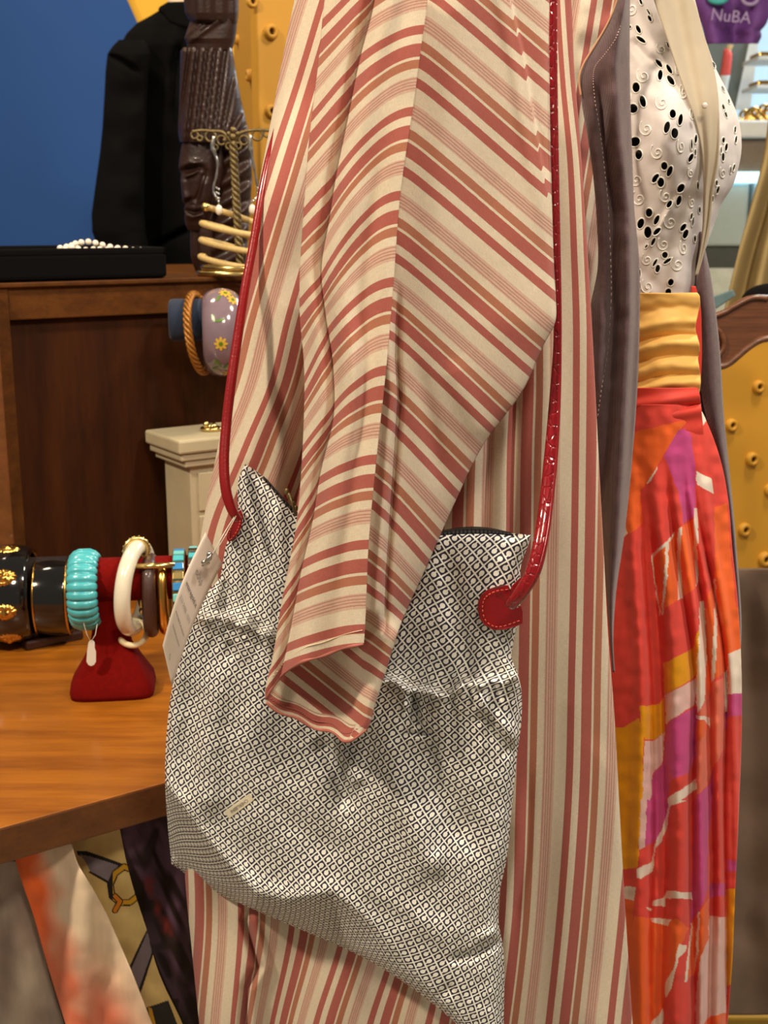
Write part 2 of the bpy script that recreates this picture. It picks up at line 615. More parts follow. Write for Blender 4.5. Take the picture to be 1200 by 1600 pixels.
# ================================================================== STRIPED ROBE
# photo x of every stripe repeat at given heights (pattern of the cloth)
UK = np.array([0, 1, 2, 3, 4, 5, 6, 7, 8, 9, 10], float)
ROWS = [
 (-60, [435, 520, 600, 640, 680, 720, 750, 790, 866, 925, 990]),
 (0,   [405, 500, 590, 630, 670, 710, 750, 790, 868, 930, 992]),
 (125, [366, 462, 553, 600, 650, 700, 745, 790, 875, 945, 1010]),
 (250, [325, 421, 519, 585, 640, 690, 740, 790, 886, 965, 1050]),
 (400, [280, 376, 474, 560, 620, 670, 730, 793, 892, 980, 1070]),
 (500, [250, 348, 445, 530, 590, 645, 705, 795, 895, 988, 1080]),
 (600, [228, 322, 420, 505, 570, 632, 695, 796, 895, 990, 1085]),
 (700, [200, 290, 378, 472, 545, 612, 688, 792, 894, 990, 1086]),
 (850, [170, 240, 322, 420, 505, 590, 682, 790, 892, 988, 1085]),
 (1040, [190, 262, 338, 430, 512, 598, 690, 788, 888, 984, 1080]),
 (1240, [205, 278, 358, 445, 525, 610, 697, 784, 883, 980, 1075]),
 (1440, [205, 286, 372, 452, 535, 620, 702, 779, 869, 965, 1060]),
 (1600, [195, 274, 360, 421, 489, 573, 664, 760, 852, 948, 1045]),
 (1700, [190, 268, 352, 402, 465, 545, 640, 745, 840, 938, 1036]),
]
RT_ = [lerpc([(r[0], r[1][k]) for r in ROWS]) for k in range(11)]
def bodyU(x, y):
    tabs = np.stack([f(y) for f in RT_], -1)       # (rows, cols, 11)
    out = np.zeros_like(x)
    for k in range(10):
        a, b = tabs[..., k], tabs[..., k + 1]
        m_ = (x >= a) & (x < b)
        out = np.where(m_, k + (x - a) / (b - a), out)
    out = np.where(x >= tabs[..., 10], 10, out)
    return out
bodyL = lerpc([(-60, 474), (0, 461), (120, 437), (190, 424), (300, 404), (440, 388), (600, 362), (700, 341), (850, 313), (1000, 300), (1200, 292), (1370, 290), (1480, 300), (1600, 312), (1700, 322)])
bodyR = lerpc([(-60, 892), (0, 893), (100, 896), (200, 904), (300, 911), (420, 919), (560, 927), (700, 934), (850, 942), (1000, 950), (1100, 958), (1240, 966), (1400, 975), (1600, 988), (1700, 995)])
def bodyY(x, y):
    b = 0.958 - 0.060 * sm(280, 950, x)
    b = b + 0.035 * sm(330, 120, y) * sm(650, 450, x)
    # soft hanging folds
    b = b - 0.004 * np.sin((x + 0.32 * np.minimum(y, 900)) / 26.0) * sm(620, 520, x) * sm(900, 700, y)
    b = b + ridge(x, y, [(560, 380), (500, 560), (468, 720), (440, 860)], 22, 0.022)
    b = b - ridge(x, y, [(470, 420), (425, 600), (370, 780)], 22, 0.008)
    b = b + ridge(x, y, [(812, 520), (806, 720), (800, 900)], 9, 0.010)
    b = b + ridge(x, y, [(772, 640), (764, 760), (756, 880)], 12, 0.008)
    b = b - ridge(x, y, [(735, 680), (730, 880)], 16, 0.006)
    # lower skirt of the robe
    lo = sm(1250, 1450, y)
    b = b + lo * (0.006 * np.sin((x + 0.25 * (y - 1400)) / 24.0) * sm(760, 640, x))
    rp = [(392, 1400), (384, 1440), (392, 1470), (402, 1510), (384, 1545), (382, 1600), (380, 1680)]
    b = b + ridge(x, y, rp, 7, 0.016) - ridge(x + 14, y, [(p[0] + 26, p[1]) for p in rp], 9, 0.006)
    b = b - ridge(x, y, [(812, 1240), (806, 1340), (792, 1420), (790, 1600)], 12, 0.004) + ridge(x, y, [(828, 1200), (822, 1340), (800, 1460)], 8, 0.003)
    b = b - ridge(x, y, [(905, 1000), (895, 1300), (870, 1650)], 26, 0.006)
    b = b + 0.0018 * noise(x, y * 0.35, 44, 1)
    # left edge turns back around the side seam
    b = b + 0.030 * np.exp(-((x - bodyL(y)) / 9.0))
    b = b + 0.006 * np.exp(-((bodyR(y) - x) / 7.0))
    return b
robe = thing('striped_robe', 'long robe of cream linen with brick red stripes, one wide sleeve hanging in front', 'robe', tuple(P(620, 1650, 0.92)))
ys = np.linspace(-60, 1700, 640)
ss = np.linspace(0, 1, 300)
Yg = np.repeat(ys[:, None], len(ss), 1)
Xg = bodyL(ys)[:, None] * (1 - ss) + bodyR(ys)[:, None] * ss
Ug = bodyU(Xg, Yg)
Dg = bodyY(Xg, Yg)
pts = P(Xg, Yg, Dg)
# side of the robe, wrapping to the back
nw = 8
side = []
uside = []
for k in range(nw, 0, -1):
    f = k / nw
    side.append(P(Xg[:, 0] + 60 * f ** 2, Yg[:, 0], Dg[:, 0] + 0.05 * f))
    uside.append(Ug[:, 0] - 0.5 * f)
pts = np.concatenate([np.stack(side, 1), pts], 1)
Ug2 = np.concatenate([np.stack(uside, 1), Ug], 1)
Vv = np.repeat((ys / 105.0)[:, None], Ug2.shape[1], 1)
gridmesh('robe_body', pts, M['stripe'], robe, np.stack([Ug2, Vv], -1), thick=0.0009)

# inner facing of the robe opening (striped the other way)
fl = lerpc([(-60, 885), (0, 888), (150, 890), (300, 900), (420, 908), (560, 918), (640, 926)])
fr = lerpc([(-60, 985), (0, 975), (60, 955), (130, 930), (300, 945), (420, 950), (560, 948), (640, 940)])
yy = np.linspace(-60, 640, 160)
s2 = np.linspace(0, 1, 50)
Xf = fl(yy)[:, None] * (1 - s2) + fr(yy)[:, None] * s2
Yf = np.repeat(yy[:, None], 50, 1)
Df = 1.03 + 0.02 * sm(0, 1, s2)[None, :] + 0.004 * noise(Xf, Yf, 30, 5)
Uf = (Xf + 0.16 * Yf - 923) / 78.0 * 0.9 + 5.0
gridmesh('front_facing', P(Xf, Yf, Df), M['stripe'], robe, np.stack([Uf, Yf / 105], -1), thick=0.0009,
         label='inner facing with slanting stripes')

# --- sleeve
slL = lerpc([(-60, 516), (0, 508), (100, 498), (208, 485), (333, 475), (437, 469), (483, 469), (575, 476), (691, 474), (817, 464), (940, 441), (1040, 424), (1080, 415), (1110, 418)])
slM = lerpc([(-60, 672), (0, 668), (80, 657), (150, 648), (300, 626), (440, 615), (560, 605), (700, 590), (850, 576), (985, 570), (1040, 566)])
slVal = lerpc([(-60, 592), (0, 583), (83, 562), (180, 543), (267, 525), (333, 515), (417, 502), (480, 508), (560, 520), (640, 522), (733, 502), (800, 492), (900, 470), (1000, 452), (1080, 434)])
slR = lerpc([(-60, 860), (0, 858), (150, 858), (250, 860), (330, 862), (420, 865), (470, 868), (502, 867), (540, 848), (608, 817), (692, 756), (787, 709), (880, 668), (980, 624), (1050, 602), (1100, 586), (1140, 574), (1160, 560)])
kL = [(-3, -270), (-2, -120), (-1, 30), (0, 175), (1, 325), (2, 467), (3, 588), (4, 696), (5, 805), (6, 925), (7, 1048), (8, 1175), (9, 1300)]
kV = [(-3, -350), (-2, -205), (-1, -58), (0, 88), (1, 268), (2, 428), (3, 512), (4, 630), (5, 745), (6, 875), (7, 1005), (8, 1135), (9, 1260)]
kM = [(-3, -370), (-2, -230), (-1, -92), (0, 39), (1, 167), (2, 298), (3, 433), (4, 571), (5, 710), (6, 843), (7, 975), (8, 1105), (9, 1235)]
ks = np.linspace(-3, 9, 241)
aL, aV, aM = [lerpc(t)(ks) for t in (kL, kV, kM)]
xL_, xV_, xM_ = slL(aL), slVal(aV), slM(aM)
def frontV(x, y):
    sh = x.shape
    xf, yf = x.reshape(-1), y.reshape(-1)
    out = np.zeros_like(xf)
    order = np.round(xf * 2).astype(int)
    for q in np.unique(order):
        m_ = order == q
        xx = q / 2.0
        t = (xM_ - xx) / (xM_ - xV_)
        yk = np.where(t < 1, aM + (aV - aM) * np.clip(t, -0.5, 1) * np.abs(np.clip(t, -0.5, 1)) ** 0.75,
                      aV + (aL - aV) * (xV_ - xx) / np.maximum(xV_ - xL_, 4))
        yk = np.maximum.accumulate(yk)
        out[m_] = np.interp(yf[m_], yk, ks)
    return out.reshape(sh)
def sleeveFrontY(x, y):
    L, Vx, Mx = slL(y), slVal(y), slM(y)
    t = np.clip((x - L) / (Mx - L), 0, 1)
    b = 0.848 - 0.052 * np.sin(t * pi / 2) ** 0.9
    b = b + 0.012 * np.exp(-((x - Vx) / 9.0) ** 2) - 0.007 * np.exp(-((x - Vx - 26) / 20.0) ** 2)
    b = b - 0.004 * np.exp(-((x - Vx + 22) / 12.0) ** 2)
    b = b + 0.006 * np.exp(-((x - (Vx * 0.35 + Mx * 0.65)) / 17.0) ** 2) * sm(100, 400, y)
    b = b + 0.0012 * noise(x, y * 0.5, 40, 3) + 0.004 * np.clip((y - 900) / 200, 0, 1) * np.sin(x / 13.0)
    return b
hemF = lambda s: lerpc([(0, 1092), (0.12, 1060), (0.3, 1037), (0.55, 1025), (0.8, 1012), (1, 1006)])(s)
sl = thing('unused_anchor', 'x', 'x')
bpy.data.objects.remove(sl)
def robe_part(name, label=None):
    return robe
ns, nt = 150, 520
ss = np.linspace(0, 1, ns)
tt = np.linspace(0, 1, nt)
Yp = -60 + (hemF(ss)[None, :] + 60) * tt[:, None]
SS = np.repeat(ss[None, :], nt, 0)
Xp = slL(Yp) * (1 - SS) + slM(Yp) * SS
Dp = sleeveFrontY(Xp, Yp)
Vp = frontV(Xp, Yp)
sleeve = gridmesh('sleeve', P(Xp, Yp, Dp), M['stripe'], robe, np.stack([Vp, Xp / 128], -1), thick=0.0009,
                  label='wide sleeve with stripes running across it')
# hem roll of the front panel + stitching
hb = MB()
hem_px = [(Xp[-1, i], Yp[-1, i]) for i in range(0, ns, 2)]
hb.tube([V(x, y, float(sleeveFrontY(np.array(x), np.array(y)))) for x, y in hem_px],
        [0.0011 + 0.0003 * sin(i * 0.31) for i in range(len(hem_px))], 8)
pl_red = plain('rolled_hem_red', (168, 100, 86), 0.85)
pl_cr = plain('rolled_hem_cream', (226, 200, 166), 0.85)
hb.build('rolled_hem', pl_red, sleeve)
# right face + inside of the sleeve
rk = np.array([-4, -3, -2, -1, 0, 1, 2, 3, 4, 5, 6, 7, 8, 9, 10, 11], float)
ry = np.array([-415, -277, -139, -1, 137, 275, 410, 530, 660, 795, 925, 1045, 1165, 1285, 1405, 1525], float)
rm = np.array([.85, .85, .86, .87, .87, .85, .88, .97, 1.08, 1.15, .95, .80, .78, .78, .78, .78], float)
kk = np.linspace(-4, 11, 301)
fy, fm = lerpc(list(zip(rk, ry)))(kk), np.interp(kk, rk, rm)
xm = slM(np.clip(fy, -60, 1000))
def backW(x, y):
    xf, yf = x.reshape(-1), y.reshape(-1)
    out = np.zeros_like(xf)
    order = np.round(xf * 2).astype(int)
    for q in np.unique(order):
        m_ = order == q
        xx = q / 2.0
        dx = xx - xm
        yk = fy + fm * (dx - 10 * (1 - np.exp(-np.maximum(dx, 0) / 14.0)) * 0.6)
        yk = np.maximum.accumulate(yk)
        out[m_] = np.interp(yf[m_], yk, kk)
    return out.reshape(x.shape)
def creaseX(y):
    return np.interp(y, [-60, 480, 560, 620, 750, 900, 1000, 1100], [640, 617, 616, 620, 611, 600, 597, 590])
def sleeveBackY(x, y):
    L, Mx, R = slL(y), slM(y), slR(y)
    lowb = sm(950, 1000, y)
    t = np.clip((x - Mx) / (R - Mx + 1), 0, 1)
    right = 0.812 + 0.036 * t ** 1.4
    right = right - 0.006 * np.exp(-((x - Mx - 60) / 34.0) ** 2) * sm(700, 300, y)
    inner = 0.812 + 0.050 * sm(0, 45, Mx - x)
    b = np.where(x > Mx, right, inner)
    # lower part: hollow of the opening
    u = np.clip((x - L) / (R - L), 0, 1)
    hollow = 0.851 - 0.034 * sm(0.5, 1.0, u) + 0.003 * np.sin(u * pi)
    b = b * (1 - lowb) + hollow * lowb
    cx = creaseX(y)
    b = b + (0.011 * np.exp(-((x - cx - 4) / 5.0) ** 2) - 0.007 * np.exp(-((x - cx + 9) / 9.0) ** 2)) * sm(430, 560, y) * (1 - lowb)
    # fold of the sleeve back near the top right
    fx = np.interp(y, [-60, 0, 100, 250, 330], [782, 795, 818, 843, 858])
    b = b + 0.007 * sm(0, 5, x - fx) * sm(330, 240, y)
    b = b + 0.0022 * np.exp(-((x - fx + 16) / 10) ** 2) * sm(400, 250, y) * -1
    b = b + 0.0014 * noise(x, y * 0.6, 60, 4)
    b = b - ridge(x, y, [(700, 560), (760, 690)], 20, 0.003) + ridge(x, y, [(650, 560), (690, 760)], 16, 0.003)
    b = b + 0.008 * np.exp(-((R - x) / 6.0))
    return b
hemB = lerpc([(0, 1098), (0.12, 1112), (0.3, 1126), (0.5, 1138), (0.7, 1148), (0.85, 1156), (0.95, 1152), (1, 1140)])
Yp = -60 + (hemB(ss)[None, :] + 60) * tt[:, None]
Xp = slL(Yp) * (1 - SS) + slR(Yp) * SS
# the bottom rows end on a ragged hem
Yp = Yp + 2.5 * np.sin(SS * 17) * sm(0.93, 1.0, tt)[:, None]
Dp = sleeveBackY(Xp, Yp)
Wp = backW(Xp, Yp)
fx = np.interp(Yp, [-60, 0, 100, 250, 330], [782, 795, 818, 843, 858])
Wp = Wp + 0.07 * sm(0, 2, Xp - fx) * (Yp < 330)
hd = 1 - tt[:, None]
Wu = -Wp
hdist = (Yp[-1:, :] - Yp)
hm_ = (hdist < 24) & (SS < 0.86)
Wu = np.where(hm_, 5.15 + hdist / 24 * 0.27, Wu)
sb = gridmesh('sleeve_back', P(Xp, Yp, Dp), M['stripe'], robe, np.stack([Wu, Xp / 128], -1), thick=0.0009,
         label='far side of the sleeve, stripes slanting down')
hb = MB()
for off, rad in ((0, 0.0011),):
    pl = [V(Xp[-1, i], Yp[-1, i] - off, Dp[-1, i] - 0.001) for i in range(0, ns, 2)]
    hb.tube(pl, [rad * (1 + 0.2 * sin(i * 0.33)) for i in range(len(pl))], 8)
hb.build('rolled_hem', pl_red, sb)
hb = MB()
for i in range(6, ns - 4, 3):
    a = (Xp[-1, i], Yp[-1, i] - 13)
    d = float(sleeveBackY(np.array(a[0]), np.array(a[1]))) - 0.0012
    hb.tube([V(a[0] - 2.2, a[1] + 0.4, d), V(a[0] + 2.2, a[1] - 0.2, d)], 0.00025, 5)
hb.build('hem_stitching', pl_red, sb)
hb = MB()
for i in range(8, ns - 4, 3):
    x0, y0 = slL(Yp[0, 0]) * 0, 0
    s_ = ss[i]
    y0 = float(hemF(s_)) - 22
    x0 = float(slL(y0) * (1 - s_) + slM(y0) * s_)
    d = float(sleeveFrontY(np.array(x0), np.array(y0))) - 0.0008
    hb.tube([V(x0 - 1.6, y0 + 0.5, d), V(x0 + 1.6, y0 - 0.5, d)], 0.0003, 5)
hb.build('hem_stitching', pl_cr, sleeve)

# ================================================================== HANDBAG
bag = thing('handbag', 'drawstring-gathered handbag of cream nylon with a small navy C lattice print', 'handbag', tuple(P(540, 1600, 0.87)))
bT = lerpc([(0, 725), (0.06, 742), (0.13, 772), (0.2, 800), (0.35, 835), (0.55, 838), (0.7, 832), (0.85, 831), (1, 836)])
bTx = lerpc([(0, 383), (0.06, 408), (0.13, 436), (0.2, 462), (0.35, 540), (0.55, 640), (0.7, 705), (0.85, 770), (1, 830)])
bB = lerpc([(0, 1350), (0.12, 1388), (0.25, 1426), (0.4, 1462), (0.55, 1500), (0.7, 1552), (0.85, 1612), (1, 1690)])
bBx = lerpc([(0, 268), (0.12, 325), (0.25, 408), (0.4, 492), (0.55, 575), (0.7, 655), (0.85, 725), (1, 788)])
leftE = [(725, 383), (745, 374), (775, 371), (800, 372), (830, 362), (850, 354), (880, 348), (905, 342), (930, 318), (965, 296), (1010, 283), (1080, 268), (1150, 260), (1220, 258), (1290, 262), (1350, 268)]
rightE = [(836, 830), (850, 826), (880, 815), (920, 813), (960, 812), (1000, 803), (1030, 800), (1050, 808), (1075, 814), (1120, 815), (1180, 808), (1260, 800), (1340, 792), (1400, 780), (1440, 779), (1480, 786), (1540, 788), (1600, 787), (1690, 788)]
fL = lerpc(leftE)
fR = lerpc(rightE)
nbx, nby = 420, 560
sb_ = np.linspace(0, 1, nbx)
tb_ = np.linspace(0, 1, nby)
Sg = np.repeat(sb_[None, :], nby, 0)
Tg = np.repeat(tb_[:, None], nbx, 1)
# Coons patch in the photo plane
ly, ry_ = 725 + (1350 - 725) * tb_, 836 + (1690 - 836) * tb_
Lx, Rx = fL(ly), fR(ry_)
tx, ty, bx_, by_ = bTx(sb_), bT(sb_), bBx(sb_), bB(sb_)
def coons(Lc, Rc, Tc, Bc):
    a = Lc[:, None] * (1 - Sg) + Rc[:, None] * Sg
    b = Tc[None, :] * (1 - Tg) + Bc[None, :] * Tg
    c = Lc[0] * (1 - Sg) * (1 - Tg) + Rc[0] * Sg * (1 - Tg) + Lc[-1] * (1 - Sg) * Tg + Rc[-1] * Sg * Tg
    return a + b - c
BX = coons(Lx, Rx, tx, bx_)
BY = coons(ly, ry_, ty, by_)
seam = [(290, 962), (345, 958), (385, 972), (430, 990), (480, 1010), (540, 1035), (600, 1056), (640, 1070), (690, 1080), (730, 1064), (765, 1060), (815, 1052)]
seamY = lerpc([(p[0], p[1]) for p in seam])
def bagY(x, y):
    base = 0.925 - 0.078 * sm(250, 820, x) ** 1.0
    dy = y - seamY(x) + 3.0 * np.sin(x / 7.5 + 1.3 * np.sin(x / 31.0))
    below = sm(-6, 8, dy)
    b = base - 0.011 * below * np.exp(-np.maximum(dy, 0) / 60.0) - 0.008 * below - 0.004 * np.exp(-((dy - 7) / 6.0) ** 2)
    # yoke hollows towards the middle, stands forward at the tabs
    b = b + 0.010 * (1 - below) * np.exp(-((x - 560) / 150.0) ** 2)
    b = b + ridge(x, y, [(700, 860), (715, 960), (735, 1060)], 16, 0.006) - ridge(x, y, [(770, 850), (785, 1000)], 24, 0.004)
    b = b - ridge(x, y, [(430, 780), (436, 860), (452, 930)], 12, 0.005) + ridge(x, y, [(395, 830), (388, 960)], 12, 0.006)
    # gathers: short pleats fanning from the seam
    g = np.exp(-np.maximum(dy, 0) / 34.0) * below + 0.5 * np.exp(-np.maximum(-dy, 0) / 18.0) * (1 - below)
    zone = np.exp(-((x - 380) / 62.0) ** 2) + np.exp(-((x - 660) / 60.0) ** 2) + 0.9 * np.exp(-((x - 775) / 48.0) ** 2) + 0.25
    b = b + 0.0066 * g * zone * np.sin(x / 6.8 + 1.4 * np.sin(x / 23.0) + 0.02 * dy * np.sin(x / 40.0))
    b = b + 0.0020 * g * zone * noise(x, y, 7, 8)
    # deep pucker
    b = b + ridge(x, y, [(646, 1076), (648, 1110), (652, 1140)], 7, 0.014) - ridge(x, y, [(633, 1072), (634, 1112)], 6, 0.005) + ridge(x, y, [(632, 1146), (675, 1146)], 5, 0.006)
    b = b + ridge(x, y, [(350, 905), (352, 930), (345, 960)], 7, 0.010) - ridge(x, y, [(345, 975), (372, 962), (400, 968)], 8, 0.008) + ridge(x, y, [(358, 1000), (362, 1030)], 8, 0.006)
    # long soft folds
    b = b + ridge(x, y, [(655, 1150), (690, 1230), (745, 1330)], 20, 0.008) - ridge(x, y, [(600, 1100), (620, 1240), (665, 1345), (700, 1350)], 26, 0.009)
    b = b - ridge(x, y, [(735, 1085), (790, 1140), (812, 1160)], 15, 0.006) + ridge(x, y, [(745, 1110), (800, 1185)], 12, 0.005)
    b = b + ridge(x, y, [(495, 1150), (530, 1205), (545, 1270)], 16, 0.010) - ridge(x, y, [(535, 1170), (560, 1230)], 12, 0.005)
    b = b - ridge(x, y, [(345, 1030), (325, 1180), (320, 1290)], 26, 0.009) + ridge(x, y, [(300, 1060), (290, 1220)], 16, 0.003)
    b = b - ridge(x, y, [(430, 1020), (400, 1160), (430, 1330)], 40, 0.006)
    b = b + ridge(x, y, [(420, 1260), (540, 1340)], 22, 0.004)
    # bottom turns under below a soft edge
    fe = lerp([(240, 1200), (262, 1226), (305, 1285), (350, 1340), (400, 1395), (445, 1404), (520, 1392), (570, 1430), (640, 1505), (700, 1575), (790, 1700)])
    under = np.clip((y - fe(x)) / 60.0, 0, 1.6)
    lf = sm(640, 480, x)
    b = b + 0.034 * under ** 1.15 * (0.35 + 0.65 * lf)
    b = b - 0.006 * np.exp(-((y - fe(x)) / 22.0) ** 2) * lf
    b = b + ridge(x, y, [(560, 1385), (640, 1420), (700, 1480)], 16, -0.003)
    # corner puckers at right
    b = b + ridge(x, y, [(788, 1468), (745, 1490), (700, 1500)], 7, 0.007) - ridge(x, y, [(785, 1452), (740, 1470)], 8, 0.003) + ridge(x, y, [(710, 1540), (680, 1560)], 9, 0.003)
    b = b + 0.0016 * noise(x, y, 40, 9) + 0.0007 * noise(x, y, 16, 10)
    # edges close to the back panel
    return b
edge = np.minimum(np.minimum(Sg, 1 - Sg) * 560, np.minimum(Tg * 999, (1 - Tg) * 620))
BD = bagY(BX, BY) + 0.012 * np.exp(-edge / 7.0)
bp = P(BX, BY, BD)
def blur(a, r):
    k = np.exp(-0.5 * (np.arange(-3 * r, 3 * r + 1) / r) ** 2)
    k /= k.sum()
    pad = np.pad(a, 3 * r, mode='edge')
    t = np.apply_along_axis(lambda v_: np.convolve(v_, k, 'valid'), 1, pad)
    return np.apply_along_axis(lambda v_: np.convolve(v_, k, 'valid'), 0, t)
def blur1(a, r, ax):
    k = np.exp(-0.5 * (np.arange(-3 * r, 3 * r + 1) / r) ** 2)
    k /= k.sum()
    w = [(0, 0), (0, 0)]
    w[ax] = (3 * r, 3 * r)
    return np.apply_along_axis(lambda v_: np.convolve(v_, k, 'valid'), ax, np.pad(a, w, mode='edge'))
# the print follows the cloth: distances measured along the softly folded surface
bs_ = P(BX, BY, blur(BD, 6))
du = np.linalg.norm(np.diff(bs_, axis=1), axis=2)
dv = np.linalg.norm(np.diff(bs_, axis=0), axis=2)
A_ = np.concatenate([np.zeros((nby, 1)), np.cumsum(du, 1)], 1)
B_ = np.concatenate([np.zeros((1, nbx)), np.cumsum(dv, 0)], 0)
# straight reference in the plane of the bag
A0 = (BX - BX[nby // 2, nbx // 2]) * S(0.885)
B0 = (BY - BY[nby // 2, nbx // 2]) * S(0.885)
eA = (A_ - A_[:, nbx // 2:nbx // 2 + 1]) - (A0 - A0[:, nbx // 2:nbx // 2 + 1])
eB = (B_ - B_[nby // 2:nby // 2 + 1, :]) - (B0 - B0[nby // 2:nby // 2 + 1, :])
AAx = A0 + 1.2 * blur1(blur1(eA, 3, 1), 16, 0)
BB = B0 + 1.2 * blur1(blur1(eB, 3, 0), 20, 1)
th = radians(36)
cell = 0.0078
BU = (AAx * cos(th) - BB * sin(th)) / cell
BV = (AAx * sin(th) + BB * cos(th)) / cell
front = gridmesh('front_panel', bp, M['bag'], bag, np.stack([BU, BV], -1))
# back panel: bulges away behind the same outline
bk = BD + 0.003 + 0.014 * (1 - np.exp(-edge / 60.0))
st = 4
gridmesh('back_panel', P(BX, BY, bk)[::st, ::st], M['bag'], bag, np.stack([BU, BV], -1)[::st, ::st])
# side binding closes the two panels
def edgestrip(ids):
    a = bp[ids]
    b = P(BX, BY, bk)[ids]
    return a, b
for name, ids in (('side_seam', (slice(None), 0)), ('side_seam', (slice(None), nbx - 1)), ('bottom_seam', (nby - 1, slice(None)))):
    a, b = edgestrip(ids)
    g = np.stack([a, (a + b) / 2, b], 1)[::3]
    uvx = np.stack([BU[ids], BV[ids]], -1)[::3]
    uvs = np.stack([uvx, uvx + 0.3, uvx + 0.6], 1)
    gridmesh(name, g, M['bag'], bag, uvs)
# zipper along the top, between the two panels
def topx(s):
    return float(bTx(s)), float(bT(s))
zp = MB()
fa, ba = [], []
for s in np.linspace(0.07, 0.93, 60):
    x, y = topx(s)
    lift = 9 * sin(pi * min(1, max(0, (s - 0.60) / 0.34))) if s > 0.6 else 3
    d = float(bagY(np.array(x), np.array(y))) + 0.008
    fa.append((x, y + 1, d - 0.002, lift))
a = [V(x, y, d) for x, y, d, l in fa]
b = [V(x, y - l, d + 0.012) for x, y, d, l in fa]
for i in range(len(a) - 1):
    zp.add([a[i], a[i + 1], b[i + 1], b[i]], [(0, 1, 2, 3)])
zo = zp.build('zipper_tape', M['zip'], bag)
mo = zo.modifiers.new('t', 'SOLIDIFY'); mo.thickness = 0.0012
zt = MB()
for k in range(118):
    s = 0.08 + 0.84 * k / 118
    i = int((s - 0.07) / 0.86 * 59)
    fz = (s - 0.07) / 0.86 * 59 - i
    if i >= 59:
        break
    p = a[i].lerp(a[i + 1], fz).lerp(b[i].lerp(b[i + 1], fz), 0.6)
    zt.box(p - Vector((0.0006, 0.001, 0.0003)), (0.0010, 0, 0), (0, 0.002, 0), (0, 0, 0.0008))
o_ = zt.build('zipper_teeth', M['zipteeth'], zo)
o_['kind'] = 'stuff'
zl = MB()
for j in range(5):
    zl.sphere(V(448 + j * 3.5, 768 + j * 6.5, 0.893), 0.0022, 8, 6, (0.8, 0.6, 1.2))
zl.tube([V(452, 772, 0.89), V(458, 790, 0.886), V(462, 806, 0.888)], 0.0009, 6)
zl.build('zipper_pull', M['bronze'], bag)

# woven-in name patch with its lettering
def bag_on(x, y, lift=0.0008):
    return V(x, y, float(bagY(np.array(float(x)), np.array(float(y)))) - lift)
pc = [(396, 1242), (388, 1255), (356, 1277), (353, 1268), (354, 1262), (386, 1244), (391, 1240)]
pc = [(389, 1240), (397, 1250), (358, 1279), (350, 1268)]
def quad_plate(mb, q, lift, nx=10):
    fr, bk_ = [], []
    for i in range(nx):
        f = i / (nx - 1)
        x0, y0 = q[3][0] * (1 - f) + q[0][0] * f, q[3][1] * (1 - f) + q[0][1] * f
        x1, y1 = q[2][0] * (1 - f) + q[1][0] * f, q[2][1] * (1 - f) + q[1][1] * f
        fr.append((bag_on(x0, y0, lift), bag_on(x1, y1, lift)))
    for i in range(nx - 1):
        mb.add([fr[i][0], fr[i + 1][0], fr[i + 1][1], fr[i][1]], [(0, 1, 2, 3)])
mb = MB()
quad_plate(mb, pc, 0.0006)
patch = mb.build('name_patch', plain('patch_cream', (226, 216, 190), 0.5, var=0.02), front, 'cream name patch reading CHERUBINI')

def text_mesh(name, body, size, origin, xdir, ydir, mat, parent, align='CENTER', ext=0.0):
    cu = bpy.data.curves.new(name, 'FONT')
    cu.body = body
    cu.size = 1.0
    cu.align_x = align
    cu.align_y = 'CENTER'
    ob = bpy.data.objects.new(name + '_tmp', cu)
    C.objects.link(ob)
    dg = bpy.context.evaluated_depsgraph_get()
    dg.update()
    me = bpy.data.meshes.new_from_object(ob.evaluated_get(dg))
    bpy.data.objects.remove(ob)
    bpy.data.curves.remove(cu)
    o3, xd, yd = Vector(origin), Vector(xdir).normalized(), Vector(ydir).normalized()
    for v_ in me.vertices:
        v_.co = o3 + xd * (v_.co.x * size) + yd * (v_.co.y * size)
    me.name = name
    return link(name, me, mat, parent)
# the letters stand upside down on the bag
c0 = bag_on(373.5, 1259.5, 0.0012)
xd = (bag_on(352, 1273.5, 0.0012) - bag_on(393, 1245, 0.0012))
yd = (bag_on(377.5, 1264, 0.0012) - bag_on(369.5, 1254, 0.0012))
text_mesh('lettering', 'CHERUBINI', 0.0040, c0, xd, yd, M['ink'], patch)

# straps
def body_strap(name, pxs, rads, mat, n=70, flat=0.75, nseg=14):
    c = crv([(x, y, d, r) for (x, y, d), r in zip(pxs, rads)], n)
    mb = MB()
    pts_ = [V(p[0], p[1], p[2]) for p in c]
    rr = [p[3] * S(0.87) for p in c]
    mb.tube(pts_, rr, nseg, flat=flat, flatdir=(0, 1, 0))
    return mb.build(name, mat, bag)
so = body_strap('strap', [(797, 946, 0.825), (815, 925, 0.818), (833, 893, 0.818), (844, 850, 0.825), (853, 790, 0.84), (862, 700, 0.855), (868, 610, 0.862), (871, 540, 0.864),
    (871, 490, 0.866), (868, 430, 0.866), (864, 340, 0.866), (862, 240, 0.866), (861, 120, 0.868), (862, 0, 0.87), (864, -60, 0.872)],
    [9.5, 10.5, 11.5, 11.5, 11, 10.5, 8.5, 6.5, 6.5, 8.5, 10.5, 10.5, 9.5, 8, 7.5], M['red_leather'], 120)
